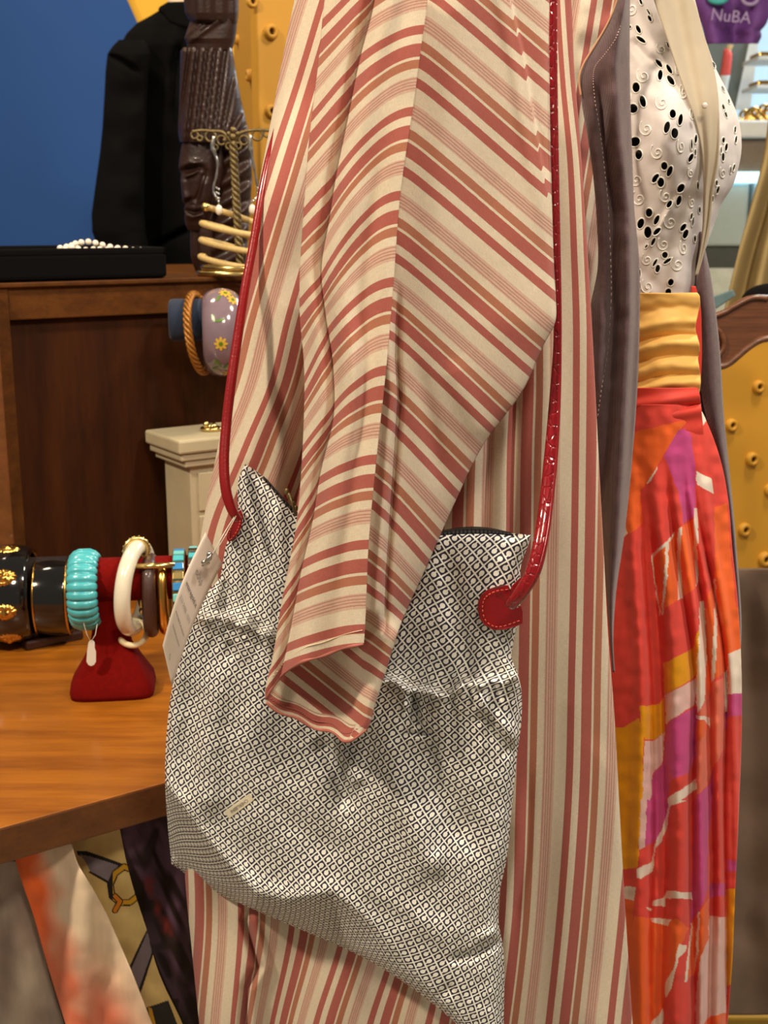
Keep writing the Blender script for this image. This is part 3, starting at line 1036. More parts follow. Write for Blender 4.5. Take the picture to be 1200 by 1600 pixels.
# raised seam on the strap
mb = MB()
c = crv([(803, 948, 0.814), (822, 926, 0.806), (840, 893, 0.806), (852, 850, 0.814), (861, 790, 0.828), (870, 700, 0.843), (874, 610, 0.853), (875, 540, 0.857),
         (875, 490, 0.858), (873, 430, 0.857), (870, 340, 0.855), (868, 240, 0.855), (867, 120, 0.857), (868, 0, 0.861), (869, -60, 0.863)], 120)
mb.tube([V(*p) for p in c], 0.0006, 6)
mb.build('strap_piping', M['red_smooth'], so)
body_strap('strap', [(372, 812, 0.895), (362, 796, 0.893), (353, 765, 0.895), (350, 720, 0.902), (354, 660, 0.912), (361, 600, 0.92), (371, 530, 0.93), (383, 450, 0.94),
    (396, 380, 0.95), (408, 310, 0.96), (420, 250, 0.972), (436, 190, 0.99), (450, 120, 1.0), (470, 40, 1.01), (490, -40, 1.02)],
    [6.5, 8, 8.5, 8.3, 8.2, 8.2, 8, 7.5, 7, 7, 6.5, 6, 6, 6, 6], M['red_smooth'], 110, 0.8)
def tab(outline, stitch, Yoff, name='strap_tab'):
    mb = MB()
    fr_ = [bag_on(x, y, Yoff) for x, y in outline]
    bk_ = [bag_on(x, y, -0.001) for x, y in outline]
    mb.plate(fr_, bk_)
    o = mb.build(name, M['red_smooth'], bag, bevel=0.0007, seg=2)
    sb2 = MB()
    c = crv([(x, y) for x, y in stitch], 61)
    for i in range(0, 60, 3):
        p, q = c[i], c[i + 1]
        q = p + (q - p) * 1.8
        sb2.tube([bag_on(p[0], p[1], Yoff + 0.0004), bag_on(q[0], q[1], Yoff + 0.0004)], 0.00042, 6)
    sb2.build('stitching', M['red_stitch'], o)
    return o
# inner tongue behind the handle
mb = MB()
mb.plate([bag_on(x, y, 0.002) for x, y in [(792, 935), (800, 915), (812, 903), (822, 902), (824, 925), (812, 944), (800, 948)]],
         [bag_on(x, y, -0.002) for x, y in [(792, 935), (800, 915), (812, 903), (822, 902), (824, 925), (812, 944), (800, 948)]])
mb.build('strap_tab', M['red_smooth'], bag, bevel=0.0005)
tab([(746, 952), (747, 940), (752, 929), (762, 921), (776, 916), (792, 914), (796, 917), (797, 932), (801, 945), (808, 950), (814, 946), (817, 956), (817, 974), (806, 979), (790, 984), (772, 985), (757, 977), (749, 966)],
    [(794, 921), (778, 923), (764, 929), (756, 938), (754, 952), (758, 968), (770, 978), (784, 979), (800, 974), (814, 969)], 0.006)
tab([(377, 796), (380, 806), (377, 824), (368, 840), (358, 848), (354, 842), (357, 828), (363, 812), (370, 800)],
    [(374, 803), (375, 815), (370, 830), (360, 843), (358, 836), (362, 822), (369, 806)], 0.006)

# ================================================================== HANG TAG ON THE BAG
tagt = thing('hang_tag', 'long white card tag with lines of small grey print, hanging at the bag\'s left strap', 'price tag', tuple(P(300, 950, 0.86)))
def tagpt(u_, v_, lift=0.0):
    # u across (0..1), v down (0..1)
    a0, a1 = np.array([321, 832.]), np.array([347, 881.])
    b0, b1 = np.array([254, 1008.]), np.array([269, 1073.])
    tp = a0 * (1 - u_) + a1 * u_
    bt = b0 * (1 - u_) + b1 * u_
    p = tp * (1 - v_) + bt * v_
    p = p + np.array([-6, -2]) * sin(pi * v_) * 1.0
    d = 0.868 - 0.014 * sin(pi * v_ * 0.9) - 0.012 * (1 - u_) - lift
    return V(p[0], p[1], d)
nu, nv = 8, 30
g = np.array([[list(tagpt(i / (nu - 1), j / (nv - 1))) for i in range(nu)] for j in range(nv)])
card = gridmesh('card', g, M['card'], tagt, thick=0.0005)
def tag_text(body, v_, size, mat, name='print'):
    o = tagpt(0.5, v_, 0.0012)
    x = tagpt(0.9, v_, 0.0012) - tagpt(0.1, v_, 0.0012)
    y = tagpt(0.5, v_ - 0.05, 0.0012) - tagpt(0.5, v_ + 0.05, 0.0012)
    text_mesh(name, body, size, o, x, y, mat, card)
tag_text('oosp', 0.25, 0.0066, M['greyink'])
tag_text('wearegold.it', 0.40, 0.0048, M['ink'])
tag_text('333 9485 1073', 0.53, 0.0042, M['greyink'])
tag_text('wearegold.accessori', 0.65, 0.0030, M['ink'])
tag_text('facebook.accessori', 0.75, 0.0027, M['ink'])
tag_text('G', 0.925, 0.006, M['greyink'])
sg = MB()
sg.tube([V(*p) for p in crv([(366, 808, 0.86), (352, 830, 0.85), (340, 852, 0.846), (326, 876, 0.848)], 20)], 0.0004, 6)
sg.tube([V(*p) for p in crv([(369, 806, 0.86), (356, 830, 0.85), (343, 852, 0.846), (330, 872, 0.848)], 20)], 0.0003, 6)
sg.build('string', M['clear'], tagt)
cl = MB()
cl.sphere(V(327, 869, 0.845), 0.0032, 10, 8, (0.7, 0.7, 1.2))
cl.sphere(V(321, 879, 0.845), 0.0028, 10, 8, (1.2, 0.6, 0.8))
cl.tube([V(331, 864, 0.845), V(325, 874, 0.843), V(316, 884, 0.845)], [0.001, 0.0016, 0.0008], 8)
cl.build('clasp', M['silver'], tagt)

# ================================================================== MAUVE COAT, BLOUSE, SASH, SKIRT ON THE DRESS FORM
coat = thing('mauve_coat', 'long mauve-grey linen coat worn open over the white eyelet blouse', 'coat', tuple(P(1040, 1010, 1.02)))
def sheet(name, tabL, tabR, Yf_, mat, parent, y0, y1, nx, ny, thick=0.001, label=None, col=None, **kw):
    a, b = lerpc(tabL), lerpc(tabR)
    y = np.linspace(y0, y1, ny)
    s = np.linspace(0, 1, nx)
    X = a(y)[:, None] * (1 - s) + b(y)[:, None] * s
    Y = np.repeat(y[:, None], nx, 1)
    Sx = np.repeat(s[None, :], ny, 0)
    D = Yf_(X, Y, Sx)
    c = col(X, Y) if col else None
    return gridmesh(name, P(X, Y, D), mat, parent, col=c, thick=thick, label=label, **kw)
def mauveY(x, y, s):
    b = 1.005 - 0.030 * np.sin(np.clip(s, 0, 1) * pi) ** 0.7
    fx = np.interp(y, [-60, 100, 200, 330, 500, 700, 1000], [975, 955, 962, 978, 978, 968, 952])
    b = b + 0.022 * np.exp(-((x - fx + 20) / 12) ** 2) * sm(90, 200, y) - 0.007 * np.exp(-((x - fx - 4) / 8) ** 2) + 0.010 * np.exp(-((x - fx - 14) / 6) ** 2) * sm(250, 330, y) * sm(900, 700, y) * 0.5
    b = b + 0.0015 * noise(x, y, 22, 11)
    return b
LPL = [(-60, 985), (0, 966), (40, 950), (70, 932), (100, 914), (122, 907), (160, 910), (200, 917), (250, 925), (350, 934), (420, 935), (480, 924), (560, 921), (700, 930), (850, 943), (1000, 954), (1100, 962)]
LPR = [(-60, 984), (0, 983), (130, 983), (200, 985), (260, 987), (330, 990), (400, 997), (500, 998), (600, 995), (700, 988), (830, 975), (930, 961), (1000, 957), (1100, 964)]
def mauveAt(x, y):
    a, b = float(lerpc(LPL)(y)), float(lerpc(LPR)(y))
    return float(mauveY(np.array(float(x)), np.array(float(y)), np.array((x - a) / max(b - a, 1e-3))))
lp = sheet('front_panel',
      [(-60, 985), (0, 966), (40, 950), (70, 932), (100, 914), (122, 907), (160, 910), (200, 917), (250, 925), (350, 934), (420, 935), (480, 924), (560, 921), (700, 930), (850, 943), (1000, 954), (1100, 962)],
      [(-60, 984), (0, 983), (130, 983), (200, 985), (260, 987), (330, 990), (400, 997), (500, 998), (600, 995), (700, 988), (830, 975), (930, 961), (1000, 957), (1100, 964)],
      mauveY, M['mauve'], coat, -60, 1050, 50, 300, 0.0015)
# stitched edge and peach binding
def pathtube(mb, pts_, Yv, rad, n=80, dash=None, nseg=6):
    c = crv(pts_, n)
    if dash is None:
        mb.tube([V(p[0], p[1], Yv(p[0], p[1])) for p in c], rad, nseg)
    else:
        for i in range(0, n - 1, 2):
            p, q = c[i], c[i] + (c[i + 1] - c[i]) * dash
            mb.tube([V(p[0], p[1], Yv(p[0], p[1])), V(q[0], q[1], Yv(q[0], q[1]))], rad, 5)
mb = MB()
pathtube(mb, [(976, 0), (972, 30), (962, 60), (945, 85), (930, 104), (927, 125), (930, 160), (938, 210), (944, 260), (950, 320), (954, 400), (955, 460), (950, 540), (941, 600), (934, 650)],
         lambda x, y: mauveAt(x, y) - 0.0012, 0.0004, 190, 1.1)
mb.build('stitching', M['thread'], lp)
mb = MB()
pathtube(mb, [(968, -10), (958, 18), (945, 45), (925, 78), (911, 102), (905, 124), (908, 150)], lambda x, y: 0.995, 0.0009, 40)
mb.build('edge_binding', M['orangebind'], lp, label='narrow peach edge binding')
sheet('front_panel', [(360, 1094), (385, 1092), (430, 1086), (500, 1090), (560, 1092), (620, 1098), (680, 1112), (760, 1132), (880, 1146), (1000, 1152), (1060, 1150)],
      [(360, 1095), (385, 1100), (430, 1109), (540, 1123), (650, 1130), (760, 1141), (860, 1150), (1000, 1157), (1060, 1152)],
      lambda x, y, s: 1.115 - 0.016 * np.sin(s * pi), M['mauve'], coat, 362, 1055, 16, 160, 0.0015)

form = thing('dress_form', 'dark dress form filling out the white eyelet blouse', 'mannequin', tuple(P(1050, 700, 1.2)))
blouse = thing('eyelet_blouse', 'white cotton blouse with cut-out eyelets and embroidered swirls', 'blouse', tuple(P(1050, 460, 1.1)))
bl_L = [(-60, 955), (0, 958), (200, 962), (480, 975)]
bl_R = [(-60, 1070), (0, 1086), (60, 1102), (110, 1120), (150, 1140), (180, 1152), (210, 1158), (240, 1158), (265, 1153), (290, 1145), (320, 1127), (350, 1116), (385, 1104), (410, 1094), (440, 1092), (460, 1086), (480, 1075)]
def blouseY(x, y, s=None):
    R = lerpc(bl_R)(y)
    s = np.clip((x - 955) / (R - 955), 0, 1)
    bust = np.exp(-((y - 215) / 120.0) ** 2)
    b = 1.115 - 0.045 * bust * np.sin(np.clip(s * 1.05, 0, 1) * pi) - 0.02 * np.sin(s * pi * 0.9)
    px_ = np.interp(y, [-60, 0, 60, 130, 180, 230, 330, 430], [1005, 1025, 1045, 1066, 1085, 1098, 1100, 1085])
    b = b + 0.006 * sm(0, 6, x - px_) * sm(470, 330, y)
    b = b + ridge(x, y, [(1090, 250), (1065, 300), (1045, 330), (1005, 400)], 5, -0.003) + ridge(x, y, [(985, 60), (1010, 90), (1025, 100)], 8, 0.005)
    b = b + 0.0012 * noise(x, y, 18, 12) + 0.02 * np.exp(-(R - x) / 5.0)
    return b
EY1 = [(185,745,32,44,0),(242,865,26,50,-15),(160,925,38,40,0),(125,825,14,32,0),(390,640,22,45,5),(380,540,18,42,-40),(467,590,18,45,-30),(480,685,24,48,-35),
 (205,250,18,38,-25),(228,338,18,48,-55),(135,230,9,13,0),(302,158,14,30,-25),(293,105,8,35,-30),(225,15,12,30,-20),(497,970,28,38,0),(562,1020,20,50,10),(447,1085,25,52,15),(513,1135,30,45,0),
 (455,385,8,30,-25),(540,500,8,35,-25),(670,740,9,35,-12),(665,785,8,30,-12),(695,900,9,32,0),(712,855,6,30,-10),(175,1208,40,46,60),(208,1318,30,42,5),(125,1345,15,25,0),
 (693,1185,12,38,5),(657,1230,8,48,0),(688,1300,7,30,0),(650,1345,18,40,25),
 (845,555,9,28,-25),(925,760,8,30,-30),(975,865,7,20,-20),(930,920,9,35,-20),(948,970,9,35,-20),(1028,1105,8,28,0),(1035,1190,9,32,5),(928,1195,12,25,0),(952,1255,12,35,8),(908,1280,6,30,0)]
EY2 = [(425,160,28,35,0),(470,205,22,48,20),(350,265,22,45,35),(395,300,30,42,0),(565,350,28,42,35),(548,455,20,45,15),(468,485,20,35,30),(295,558,30,38,0),(225,650,28,45,20),
 (285,725,32,50,0),(360,620,20,45,25),(362,718,20,42,45),(330,805,14,38,25),(272,845,8,20,40),(585,685,20,38,35),(605,740,22,42,20),(655,590,9,30,10),(668,635,7,40,8),(710,330,8,38,0),(725,535,8,28,0),
 (685,780,9,30,0),(430,918,26,28,10),(450,970,15,40,55),(345,985,12,38,30),(368,1035,20,35,12),(215,1075,9,35,0),(215,1180,6,35,0),(480,1150,25,30,20),(458,1232,25,30,20),(343,1280,15,30,10),
 (870,305,9,25,0),(880,365,10,35,15),(833,445,8,30,10),(1017,175,7,30,10),(988,195,5,30,0),(925,85,12,38,0)]
EY = [(960 + a / 5.45, b / 5.45, c / 5.45, d / 5.45, e) for a, b, c, d, e in EY1] + [(960 + a / 5.45, 230 + b / 5.45, c / 5.45, d / 5.45, e) for a, b, c, d, e in EY2]
ny, nx = 620, 250
y = np.linspace(-60, 480, ny)
s = np.linspace(0, 1, nx)
X = lerpc(bl_L)(y)[:, None] * (1 - s) + lerpc(bl_R)(y)[:, None] * s
Y = np.repeat(y[:, None], nx, 1)
xc = (X[:-1, :-1] + X[1:, 1:]) / 2
yc = (Y[:-1, :-1] + Y[1:, 1:]) / 2
cull = np.zeros(xc.shape, bool)
for ex, ey, rx, ry2, an in EY:
    t = radians(an)
    dx, dy = xc - ex, yc - ey
    u_ = dx * cos(t) + dy * sin(t)
    w_ = -dx * sin(t) + dy * cos(t)
    cull |= (u_ / rx) ** 2 + (w_ / ry2) ** 2 < 1
bo = gridmesh('blouse_front', P(X, Y, blouseY(X, Y)), M['cotton'], blouse, cull=cull)
def onbl(x, y, l=0.0003):
    return V(x, y, float(blouseY(np.array(float(x)), np.array(float(y)))) - l)
mb = MB()
for ex, ey, rx, ry2, an in EY:
    t = radians(an)
    ring = []
    for k in range(18):
        th_ = 2 * pi * k / 18
        a_, b_ = (rx + 0.6) * cos(th_), (ry2 + 0.6) * sin(th_)
        ring.append(onbl(ex + a_ * cos(t) - b_ * sin(t), ey + a_ * sin(t) + b_ * cos(t)))
    mb.tube(ring, 0.00055, 5, closed=True)
o_ = mb.build('eyelet_edging', M['embroid'], blouse)
mb = MB()
SW = [(410, 880, 1), (275, 1100, 1), (250, 650, 1), (590, 790, 1), (570, 1250, 1), (370, 1300, 1), (670, 980, .8), (150, 80, 1), (545, 600, .7), (400, 420, .7)]
SW2 = [(190, 280, 1), (215, 440, 1), (440, 420, .9), (480, 640, 1), (420, 830, .9), (590, 860, 1), (540, 1000, 1), (285, 1190, 1), (660, 470, .8), (925, 220, .8), (280, 960, .8), (650, 220, .7)]
for (cx, cy, sc), oy in [(q, 0) for q in SW] + [(q, 230) for q in SW2]:
    x0, y0 = 960 + cx / 5.45, oy + cy / 5.45
    pp = []
    asp = 0.85 if x0 < 1060 else 0.5
    for k in range(46):
        f = k / 45
        a = 0.6 + f * 3.1 * pi
        r = (1.6 + 9.5 * f + 16.0 * max(0, f - 0.75)) * sc
        pp.append(onbl(x0 + r * cos(a) * asp, y0 + r * sin(a), 0.0004))
    mb.tube(pp, 0.00055, 5)
mb.build('embroidered_swirls', M['embroid'], blouse)['kind'] = 'stuff'
def dk(x, y, s):
    return blouseY(x, y) + 0.014
sheet('torso', [(-60, 960), (0, 962), (200, 968), (480, 990)], [(q[0], q[1] - 8) for q in bl_R], dk, M['form'], form, -60, 478, 40, 120, 0.002)
loft_later = [(-60, 975, 1050), (0, 978, 1062), (120, 985, 1092), (215, 985, 1128), (330, 985, 1100), (430, 992, 1080), (560, 992, 1080), (700, 985, 1092)]
# neck facing and button band
sheet('front_band', [(-60, 1008), (0, 1022), (60, 1042), (130, 1066), (180, 1084), (230, 1096), (300, 1099), (360, 1098), (400, 1093), (432, 1086)],
      [(-60, 1062), (0, 1084), (60, 1101), (100, 1113), (150, 1122), (200, 1124), (250, 1122), (300, 1114), (360, 1107), (400, 1098), (432, 1089)],
      lambda x, y, s: 1.072 - 0.038 * np.exp(-((y - 215) / 120.0) ** 2) * 0.4 + 0.004 * s - 0.002 * np.sin(s * 9 + y / 60), M['ecru'], blouse, -60, 430, 24, 160, 0.0012,
      label='plain ecru band down the front opening')
mb = MB()
mb.sphere(V(1101, 165, 1.048), 0.0026, 12, 8, (1, 0.5, 1))
mb.build('button', M['pearl'], blouse)

# sash
def sashY(x, y, s):
    b = 1.075 - 0.022 * np.sin(np.clip(s, 0, 1) * pi * 0.9)
    for yy_, w_, am in ((485, 9, .004), (508, 7, -.004), (528, 6, .006), (540, 8, -.005), (560, 7, .005), (575, 10, -.004), (590, 6, .004), (603, 7, -.005)):
        b = b + am * np.exp(-((y + 0.10 * (x - 1040) - yy_ + 4 * np.sin(x / 23.)) / w_) ** 2)
    return b + 0.0012 * noise(x * 0.5, y, 9, 14)
sash = sheet('waist_sash', [(455, 975), (620, 975)], [(452, 1075), (458, 1088), (470, 1093), (490, 1090), (515, 1086), (530, 1090), (545, 1093), (560, 1090), (575, 1092), (590, 1094), (608, 1093), (620, 1090)], sashY,
             plain('mustard_silk', (238, 184, 96), 0.7, var=0.06, scale=50), None, 458, 622, 60, 120, 0.0015)
# slope the upper edge a little like the photo does (front rises to the right)
tag(sash, 'wide mustard yellow sash folded round the waist above the skirt', 'sash')
def sash2Y(x, y, s):
    b = 1.070 - 0.024 * np.sin(np.clip(s, 0, 1) * pi * 0.9)
    for yy_, w_, am in ((628, 8, -.005), (641, 4, .007), (652, 9, -.005), (680, 12, -.003)):
        b = b + am * np.exp(-((y + 0.16 * (x - 1030) - yy_) / w_) ** 2)
    return b
sk_red = sheet('red_waistband', [(612, 975), (700, 972)], [(608, 1090), (620, 1093), (650, 1096), (672, 1098), (700, 1100)], sash2Y, M['red_silk'], None, 606, 694, 60, 60, 0.0015)
tag(sk_red, 'crumpled coral red band tied below the mustard sash', 'sash')
rt = sheet('red_scarf_tail', [(445, 1080), (500, 1080), (600, 1082)], [(445, 1086), (470, 1093), (520, 1096), (570, 1096), (600, 1094)], lambda x, y, s: 1.098 + 0 * x, M['red_silk'], None, 447, 600, 10, 60, 0.0015)
tag(rt, 'sliver of bright red cloth showing behind the mustard sash', 'scarf')

# skirt with its printed colour fields
RED, ORG, MAG, WHT, YEL, SAL, PWH = [srgb(*c)[:3] for c in ((224, 74, 62), (238, 102, 42), (206, 78, 138), (236, 220, 202), (232, 158, 20), (232, 116, 90), (230, 190, 180))]
def A4(pts_): return [(900 + a / 4, 600 + b / 4) for a, b in pts_]
def B4(pts_): return [(900 + a / 4, 950 + b / 4) for a, b in pts_]
def C4(pts_): return [(900 + a / 4, 1250 + b / 4) for a, b in pts_]
POL = [
 (ORG, A4([(200,200),(357,300),(720,215),(640,290),(550,440),(500,520),(440,620),(400,660),(420,870),(350,930),(300,960),(180,960)])),
 (RED, A4([(220,960),(300,955),(350,930),(420,870),(400,660),(440,625),(500,520),(550,440),(600,580),(660,860),(470,1090),(530,1440),(530,1700),(200,1700)])),
 (MAG, A4([(640,285),(705,275),(722,360),(745,520),(745,820),(665,870),(640,680),(600,580),(550,450)])),
 (WHT, A4([(715,190),(780,135),(812,225),(775,290),(745,215),(715,225)])),
 (WHT, A4([(750,545),(845,590),(860,690),(800,650),(750,632)])),
 (WHT, A4([(502,520),(506,525),(470,600),(436,632)])),
 (WHT, A4([(305,860),(330,935),(300,960)])),
 (ORG, A4([(475,1090),(640,900),(740,840),(740,1280),(640,1350),(560,1400),(530,1440)])),
 (WHT, A4([(555,985),(578,985),(570,1200),(548,1440),(536,1445),(556,1200)])),
 (WHT, A4([(640,905),(660,895),(657,1100),(668,1340),(635,1350),(634,1100)])),
 (WHT, A4([(735,775),(755,775),(766,1200),(745,1270),(738,1000)])),
 (WHT, A4([(470,1075),(620,925),(618,948),(485,1085),(480,1110),(532,1420),(526,1450),(468,1110)])),
 (ORG, A4([(860,770),(940,740),(975,1150),(1000,1400),(1030,1700),(800,1700),(822,1340),(870,1200)])),
 (WHT, A4([(768,1360),(800,1355),(816,1600),(770,1600)])), (WHT, A4([(865,1220),(878,1220),(880,1610),(860,1610)])),
 (YEL, A4([(750,1560),(770,1530),(770,1620),(750,1620)])),
 (ORG, B4([(806,0),(1060,0),(1060,235),(1010,250),(960,280),(950,380),(860,450),(850,600),(808,612)])),
 (WHT, B4([(765,0),(805,0),(815,200),(802,640),(762,670),(750,480),(765,200)])),
 (WHT, B4([(860,0),(878,0),(872,440),(850,470)])),
 (YEL, B4([(550,350),(730,250),(765,160),(757,400),(720,450),(556,540)])),
 (YEL, B4([(398,612),(520,600),(560,560),(556,770),(490,820),(428,822),(415,750)])),
 (YEL, B4([(200,740),(300,745),(400,685),(422,760),(412,1400),(200,1400)])),
 (PWH, B4([(560,540),(720,460),(757,430),(745,600),(620,680),(565,730)])),
 (PWH, B4([(428,830),(490,825),(556,770),(548,950),(480,1040),(440,1400),(405,1400),(420,1000)])),
 (MAG, B4([(565,735),(620,685),(745,620),(750,540),(758,900),(700,1030),(600,1070),(556,950)])),
 (MAG, B4([(480,1045),(556,950),(592,1080),(560,1250),(520,1330),(500,1400),(440,1400)])),
 (SAL, B4([(760,670),(860,460),(920,440),(932,850),(860,1000),(820,1100),(760,1170),(750,850),(830,740)])),
 (WHT, B4([(750,670),(838,685),(835,750),(800,700),(752,690)])),
 (ORG, B4([(753,700),(800,705),(822,745),(800,790),(753,850)])),
 (WHT, B4([(953,285),(1060,240),(1060,530),(953,540)])), (WHT, B4([(922,400),(950,385),(950,640),(925,650)])),
 (MAG, B4([(953,540),(1060,525),(1060,665),(945,680)])), (MAG, B4([(925,650),(950,640),(946,740),(926,760)])),
 (WHT, B4([(580,1180),(755,1068),(757,1130),(592,1240),(577,1330),(545,1400),(525,1400),(570,1290)])),
 (MAG, B4([(760,1170),(830,1100),(870,980),(850,1200),(832,1400),(740,1400)])),
 (YEL, C4([(200,0),(410,0),(386,420),(300,432),(200,432)])),
 (PWH, C4([(405,0),(445,0),(437,290),(395,310)])),
 (MAG, C4([(440,0),(590,0),(570,90),(500,250),(432,290)])),
 (WHT, C4([(580,0),(690,0),(600,35),(582,60)])),
 (WHT, C4([(578,40),(580,150),(530,260),(500,300),(482,450),(400,492),(383,485),(385,425),(478,380),(500,240),(560,140)])),
 (MAG, C4([(740,0),(830,0),(816,560),(770,700),(710,775),(725,500),(735,250)])),
 (WHT, C4([(565,572),(720,575),(725,622),(565,612),(558,662),(478,660),(480,625),(550,612)])),
 (WHT, C4([(430,668),(480,680),(470,692),(448,688)])),
 (ORG, C4([(368,720),(480,745),(640,745),(705,800),(640,920),(600,1080),(560,1200),(540,1340),(470,1420),(340,1420),(335,900)])),
 (WHT, C4([(470,738),(600,745),(575,786),(470,765)])),
 (WHT, C4([(640,895),(690,910),(680,940),(640,990),(602,1170),(560,1240),(563,1130),(610,1060)])),
 (WHT, C4([(552,1300),(545,1420),(465,1420),(475,1385)])),
 (ORG, C4([(770,700),(825,610),(832,850),(790,950),(755,1075),(690,1120),(720,770)])),
 (WHT, C4([(716,770),(728,770),(690,1140),(674,1140)])), (WHT, C4([(765,700),(776,700),(766,960),(742,1072)])),
 (PWH, C4([(830,720),(938,730),(938,1330),(840,1350),(770,1420),(748,1420),(750,1200),(780,980),(825,860)])),
 (MAG, C4([(828,520),(932,520),(932,600),(828,608)])), (MAG, C4([(943,370),(1060,380),(1060,445),(943,442)])),
 (YEL, C4([(938,560),(1060,550),(1060,1140),(936,1160)])),
 (ORG, C4([(770,1420),(840,1350),(935,1330),(935,1500),(770,1500)])),
 (RED, C4([(290,430),(385,425),(378,545),(300,540)])), (WHT, C4([(300,540),(376,545),(368,628),(305,610)])), (ORG, C4([(300,610),(368,628),(345,950),(320,950)])),
]
def inpoly(x, y, poly):
    ins = np.zeros(x.shape, bool)
    n = len(poly)
    j = n - 1
    for i in range(n):
        xi, yi = poly[i]
        xj, yj = poly[j]
        c_ = ((yi > y) != (yj > y)) & (x < (xj - xi) * (y - yi) / (yj - yi + 1e-12) + xi)
        ins ^= c_
        j = i
    return ins
def skirtCol(X, Y):
    c = np.zeros(X.shape + (3,))
    c[...] = RED
    wx = X + 1.2 * noise(X, Y, 9, 20)
    wy = Y + 1.2 * noise(X, Y, 9, 21)
    for colr, poly in POL:
        c[inpoly(wx, wy, poly)] = colr
    return c
def skirtY(x, y, s):
    b = 1.075 - 0.035 * np.sin(np.clip(s, 0, 1) * pi * 0.95) - 0.02 * sm(700, 1100, y)
    fade = sm(690, 900, y)
    for xb, xt, w_, am in ((1035, 1005, 9, .012), (1082, 1040, 7, .012), (1110, 1062, 8, .013), (1133, 1080, 5, .012), (1060, 1020, 12, -.008), (1096, 1052, 8, -.008), (1122, 1072, 6, -.007), (1148, 1092, 6, -.006), (1000, 985, 12, -.008), (1017, 995, 6, .008)):
        fxx = xt + (xb - xt) * sm(680, 1100, y) + 2.5 * np.sin(y / 83. + xb)
        b = b + am * fade * np.exp(-((x - fxx) / w_) ** 2)
    return b + 0.0012 * noise(x, y, 15, 22)
skirt = sheet('printed_skirt', [(640, 968), (700, 950), (900, 930), (1600, 950), (1700, 950)],
      [(630, 1088), (645, 1097), (665, 1106), (690, 1116), (730, 1128), (780, 1137), (850, 1143), (950, 1153), (1050, 1158), (1150, 1158), (1260, 1154), (1380, 1149), (1480, 1145), (1600, 1136), (1700, 1128)],
      skirtY, M['skirt'], None, 632, 1690, 190, 900, 0.001, col=skirtCol)
tag(skirt, 'flared skirt printed with red, orange, magenta, yellow and white colour fields', 'skirt')

# ================================================================== WOODEN UNIT ON THE LEFT
ZB = CAMZ - 0.50                       # top of the display board
p0, p1 = PZ(0, 1294, ZB), PZ(250, 1225, ZB)
U3 = (p1 - p0).normalized()            # along the board
N3 = Vector((-U3.y, U3.x, 0))          # towards the back
if N3.y < 0:
    N3 = -N3
Z3 = Vector((0, 0, 1))
board = MB()
bo_ = p0 - U3 * 0.25
board.box(bo_ - Z3 * 0.034, U3 * 0.95, N3 * 1.15, Z3 * 0.034)
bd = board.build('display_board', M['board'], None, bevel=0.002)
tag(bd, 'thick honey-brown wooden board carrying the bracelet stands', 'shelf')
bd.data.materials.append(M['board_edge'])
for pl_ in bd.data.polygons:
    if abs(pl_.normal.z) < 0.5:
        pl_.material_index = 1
# cabinet standing on the board
cb = PZ(40, 964, ZB)
cplane = (tuple(cb), tuple(N3))
def cabp(px, py):
    return PPL(px, py, cplane[0], cplane[1])
ctop = cabp(40, 441).z
cab = thing('wooden_cabinet', 'dark framed wooden cabinet with a recessed panel, behind the bracelets', 'cabinet', tuple(cb))
def cl_(px):                            # coordinate along the board of a photo column at the cabinet plane
    return (cabp(px, 700) - cb).dot(U3)
a0, a1 = cl_(6) , cl_(520)
def cbox(a, b, z0, z1, d0, d1, name, mat, label=None, bev=0.0015):
    mb = MB()
    o = cb + U3 * a + N3 * d0
    o.z = z0
    mb.box(o, U3 * (b - a), N3 * (d1 - d0), Z3 * (z1 - z0))
    return mb.build(name, mat, cab, label, bev)
hz = lambda py: cabp(40, py).z
cbox(cl_(8), cl_(30), ZB, ctop - 0.004, 0, 0.03, 'stile', M['cabrail'])
cbox(a1 - 0.03, a1, ZB, ctop - 0.004, 0, 0.03, 'stile', M['cabrail'])
cbox(cl_(30), a1 - 0.03, hz(500), ctop - 0.004, 0.002, 0.028, 'rail', M['cabrail'])
cbox(cl_(30), a1 - 0.03, ZB, hz(500), 0.012, 0.024, 'panel', M['cab'])
cbox(cl_(8), cl_(8) + 0.018, ZB, ctop - 0.004, 0.03, 0.46, 'side_panel', M['cab'])
cbox(a1 - 0.018, a1, ZB, ctop - 0.004, 0.03, 0.46, 'side_panel', M['cab'])
cbox(-0.35, a1 + 0.004, ctop - 0.006, ctop, -0.004, 0.47, 'top_board', M['cabrail'])
# lighter neighbouring post at the far left edge
lp_ = MB()
o = cb + U3 * (cl_(8) - 0.20) - N3 * 0.02
o.z = ZB
lp_.box(o, U3 * 0.197, N3 * 0.4, Z3 * (ctop - 0.008 - ZB))
lpo = lp_.build('cabinet_post', M['board_edge'], None, bevel=0.002)
tag(lpo, 'lighter brown cabinet upright at the far left, beside the dark cabinet', 'cabinet')
# dark backing and rail under the board
ub = MB()
o = p0 - U3 * 0.25 + N3 * 0.30
o.z = 0.0
ub.box(o, U3 * 0.75, N3 * 0.02, Z3 * (ZB - 0.034))
ubo = ub.build('trim_1', plain('dark_backing', (30, 18, 10), 0.9), None)
ubo['kind'] = 'structure'
rr_ = MB()
o = p0 - U3 * 0.25 + N3 * 0.085
o.z = ZB - 0.052
rr_.tube([o, o + U3 * 0.70], 0.006, 12)
o = tag(rr_.build('hanging_rail', M['darkwood'], None), 'dark rail under the board with silk scarves over it', 'rail')

